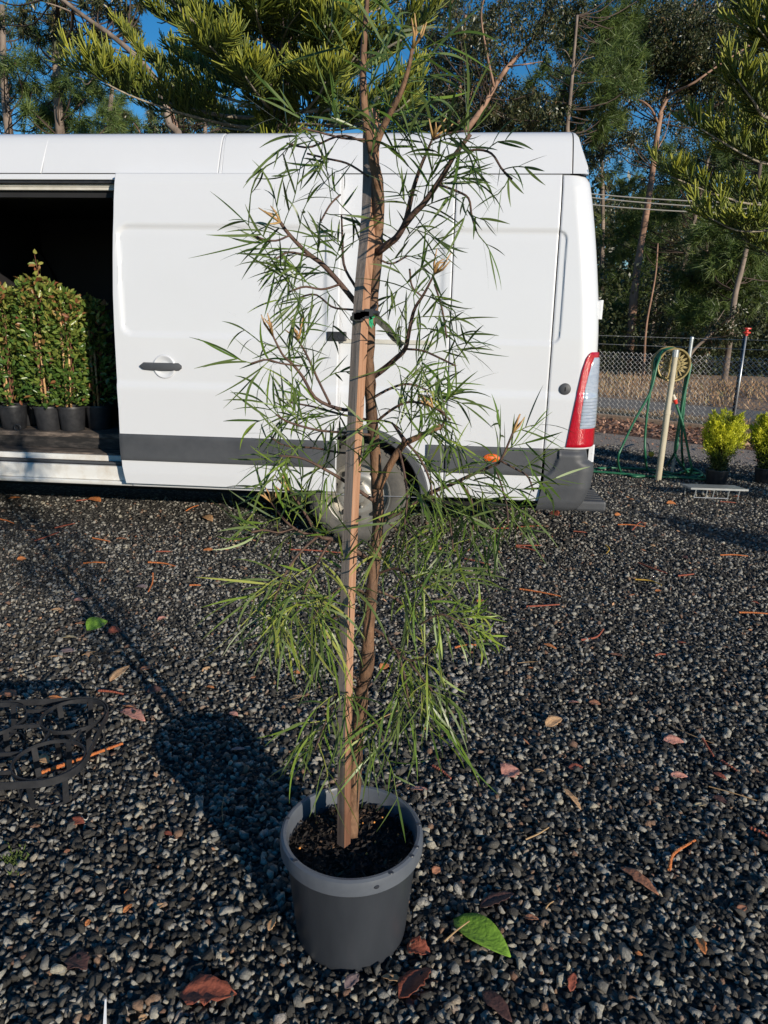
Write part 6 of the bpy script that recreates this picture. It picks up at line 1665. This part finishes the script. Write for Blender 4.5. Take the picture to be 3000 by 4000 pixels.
# ---- araucarias with pale branches and upturned rope-like foliage
def araucaria(base, H, r0, branches, label, seed, extra=None, trunk_top=None):
    r = np.random.default_rng(seed)
    t = empty('hoop_pine', base, label, 'tree', 'araucaria trees of the yard')
    b = MB(); k = 30; pts = [base + np.array([.02 * math.sin(i * .8), 0, H * i / (k - 1)]) for i in range(k)]
    b.tube(pts, np.linspace(r0, r0 * .7, k) * (1 + r.normal(size=k) * .04), n=18); b.build('trunk', M['aratrunk'], t, smooth=True)
    for P, rad, dens in branches:
        n = 26; sp_ = np.array(smoothpath(P, n)); b = MB(); b.tube(sp_, np.linspace(rad, rad * .3, n) * (1 + r.normal(size=n) * .06), n=7)
        br_ = b.build('branch', M['arabark'], t, smooth=True)
        V, F, R = [], [], []
        L = np.linalg.norm(np.diff(sp_, axis=0), axis=1).sum()
        # side branchlets, each carrying rope-like leaves that sweep upwards
        nb_ = int(L * 12 * dens)
        for i in range(nb_):
            tt = .25 + .75 * (i + r.random()) / nb_ if i < nb_ - 1 else 1.0
            j = min(int(tt * (n - 1)), n - 2); p = sp_[j] + (sp_[j + 1] - sp_[j]) * (tt * (n - 1) - j); d = unit(sp_[j + 1] - sp_[j])
            sgn = 1 if i % 2 else -1
            sd_ = unit(np.cross(d, [0, 0, 1])) * sgn
            bl = r.uniform(.14, .46) * (1.25 - .5 * tt)
            bd = unit(d * r.uniform(.5, 1.0) + sd_ * r.uniform(.3, .9) + np.array([0, 0, r.uniform(.0, .45)]))
            if tt >= .97: bd = unit(d + np.array([0, 0, .35]))
            nr = int(r.integers(15, 24))
            for q in range(nr):
                s_ = ((q + .5) / nr) ** .6; bp = p + bd * bl * s_ + np.array([0, 0, .05 * s_ * s_])
                rd = unit(bd * .6 + np.array([0, 0, .35]) + unit(np.cross(bd, r.normal(size=3))) * r.uniform(.3, .95))
                rl = r.uniform(.12, .22) * (1.15 - .35 * s_)
                k0 = len(V); a1 = unit(np.cross(rd, r.normal(size=3))); a2 = np.cross(rd, a1)
                tone = np.clip(.28 + .5 * tt * s_ + r.normal() * .15, 0, 1)
                up = np.array([0, 0, 1.0]); pp = bp.copy(); dd_ = rd
                for (f, w_) in ((0, .0065), (.5, .0095), (1.0, .005)):
                    V += [pp + a1 * w_, pp + (-a1 * .5 + a2 * .87) * w_, pp + (-a1 * .5 - a2 * .87) * w_]; R += [np.clip(tone + .25 * f, 0, 1)] * 3
                    dd_ = unit(dd_ + up * .3); pp = pp + dd_ * rl * .5
                for sgi in range(2):
                    for e in range(3): F.append((k0 + 3 * sgi + e, k0 + 3 * sgi + (e + 1) % 3, k0 + 3 * sgi + 3 + (e + 1) % 3, k0 + 3 * sgi + 3 + e))
            k0 = len(V); q1 = unit(np.cross(bd, [.2, .3, 1])) * .0035; e_ = p + bd * bl
            V += [p + q1, p - q1, e_]; R += [.1] * 3; F.append((k0, k0 + 1, k0 + 2, k0 + 2))
        if V:
            F4 = [f for f in F if len(set(f)) == 4]
            o = fast('foliage', V, F4, M['araucaria'], br_, r=R); o['kind'] = 'stuff'
    return t
AY = 9.0
ab = atY(1100, 520, AY); ab[2] = 0
def aP(pts, Y0=AY):
    return [atY(x, y, Y0 + dy) for (x, y, dy) in pts]
bl_ = [(aP([(1085, 462, 0), (900, 455, -.5), (740, 425, -.9), (600, 385, -1.1), (500, 345, -1.2), (410, 285, -1.3)]), .022, 1.0),
       (aP([(1090, 440, 0), (960, 405, .5), (820, 360, .9), (700, 300, 1.1), (590, 250, 1.3), (490, 150, 1.4)]), .022, 1.0),
       (aP([(1090, 300, 0), (980, 240, -.4), (860, 170, -.8), (760, 90, -1.1), (680, 10, -1.3), (640, -60, -1.4)]), .026, .8),
       (aP([(1090, 330, 0), (1000, 330, -.9), (920, 280, -1.5), (860, 220, -1.9), (820, 180, -2.2)]), .02, 1.2),
       (aP([(1090, 180, 0), (940, 130, .6), (800, 70, 1.0), (680, 20, 1.2), (580, -30, 1.3)]), .022, 1.0),
       (aP([(1090, 60, 0), (960, 20, -.5), (860, -40, -.9), (760, -100, -1.2)]), .022, 1.0),
       (aP([(1110, 455, 0), (1050, 420, -1.0), (1000, 360, -1.6), (960, 300, -2.0)]), .02, 1.1),
       (aP([(1110, 470, 0), (1180, 440, -.9), (1240, 380, -1.5), (1270, 320, -1.9)]), .02, 1.1),
       (aP([(1110, 300, 0), (1200, 270, -.9), (1260, 200, -1.4), (1300, 120, -1.7)]), .02, 1.2),
       (aP([(1110, 440, 0), (1260, 430, .3), (1400, 410, .4), (1520, 370, .4), (1620, 300, .4)]), .024, 1.0),
       (aP([(1110, 480, 0), (1280, 490, -.5), (1420, 480, -.9), (1540, 440, -1.2), (1600, 390, -1.3)]), .02, 1.0),
       (aP([(1110, 280, 0), (1280, 260, -.4), (1440, 220, -.7), (1560, 160, -.9), (1650, 100, -1.0)]), .024, 1.0),
       (aP([(1110, 150, 0), (1250, 110, .4), (1400, 60, .8), (1540, 10, 1.0), (1640, -60, 1.1)]), .024, 1.0),
       (aP([(1110, 90, 0), (1200, 60, -.8), (1300, 10, -1.3), (1380, -60, -1.6)]), .022, 1.1),
       (aP([(1110, 30, 0), (1030, -10, -.8), (960, -60, -1.3)]), .022, 1.1),
       (aP([(1100, 500, 0), (1000, 510, .5), (880, 500, 1.0), (760, 470, 1.4)]), .018, 1.2),
       (aP([(1100, 210, 0), (1040, 160, -1.0), (1010, 90, -1.6), (1000, 40, -1.9)]), .02, 1.2),
       (aP([(1100, 380, 0), (960, 350, 1.0), (820, 300, 1.6), (700, 220, 2.0)]), .018, 1.1),
       (aP([(1100, 360, 0), (1260, 330, .9), (1400, 290, 1.5), (1520, 230, 1.9)]), .018, 1.1),
       (aP([(1100, 500, 0), (1250, 510, .8), (1400, 500, 1.2), (1500, 480, 1.4)]), .018, 1.1)]
jit = np.random.default_rng(5)
for (P, rad, dn) in list(bl_):
    J = np.linspace(0, 1, len(P))[:, None] * jit.normal(size=3)[None] * np.array([.28, .7, .3]) + np.array([0, 0, jit.uniform(-.28, .28)])
    bl_.append(([np.asarray(P[0]) + (np.asarray(p) - np.asarray(P[0])) * .78 + j for p, j in zip(P, J)], rad * .8, dn))
araucaria(ab, 7.5, .225, bl_, 'hoop pine with a dark rough trunk and pale upturned boughs behind the van', 31)
# second one: its trunk stands outside the picture, boughs reach in above the sprinkler riser
a2 = np.array([6.27, 8.6, 0.0])
def aQ(pts):
    return [np.array([a2[0], a2[1], atY(pts[0][0], pts[0][1], a2[1])[2]])] + [atY(x, y, Y) for (x, y, Y) in pts[1:]]
bq = [(aQ([(3400, 300, 0), (3150, 420, 8.0), (3000, 460, 7.6), (2940, 390, 7.4), (2880, 310, 7.3)]), .022, 0.60),
      (aQ([(3400, 420, 0), (3150, 640, 8.2), (3000, 640, 8.0), (2900, 600, 7.8), (2740, 505, 7.7)]), .022, 0.60),
      (aQ([(3400, 600, 0), (3150, 780, 8.4), (2960, 800, 8.3), (2800, 760, 8.2), (2620, 690, 8.1)]), .02, 0.54),
      (aQ([(3400, 700, 0), (3150, 880, 8.0), (3000, 900, 7.8), (2880, 900, 7.7), (2770, 850, 7.6)]), .018, 0.60),
      (aQ([(3400, 100, 0), (3150, 200, 7.8), (3040, 190, 7.5), (2960, 110, 7.3)]), .022, 0.72),
      (aQ([(3400, 0, 0), (3100, 60, 8.4), (2960, 60, 8.3), (2860, 0, 8.2)]), .02, 0.48),
      (aQ([(3400, 520, 0), (3150, 560, 9.0), (3010, 540, 9.0), (2900, 480, 9.0)]), .02, 0.60),
      (aQ([(3400, 800, 0), (3100, 1000, 8.6), (2980, 980, 8.6), (2900, 930, 8.6)]), .016, 0.48),
      (aQ([(3500, 200, 0), (3700, 300, 8.0), (3900, 260, 7.6)]), .022, 0.48), (aQ([(3500, 500, 0), (3700, 640, 8.8), (3900, 600, 9.2)]), .022, 0.48),
      (aQ([(3400, 420, 0), (3180, 380, 9.6), (3010, 300, 10)]), .02, 0.60)]
araucaria(a2, 9.0, .16, bq, 'hoop pine whose bright boughs reach in over the wire fence beside the sprinkler', 32)
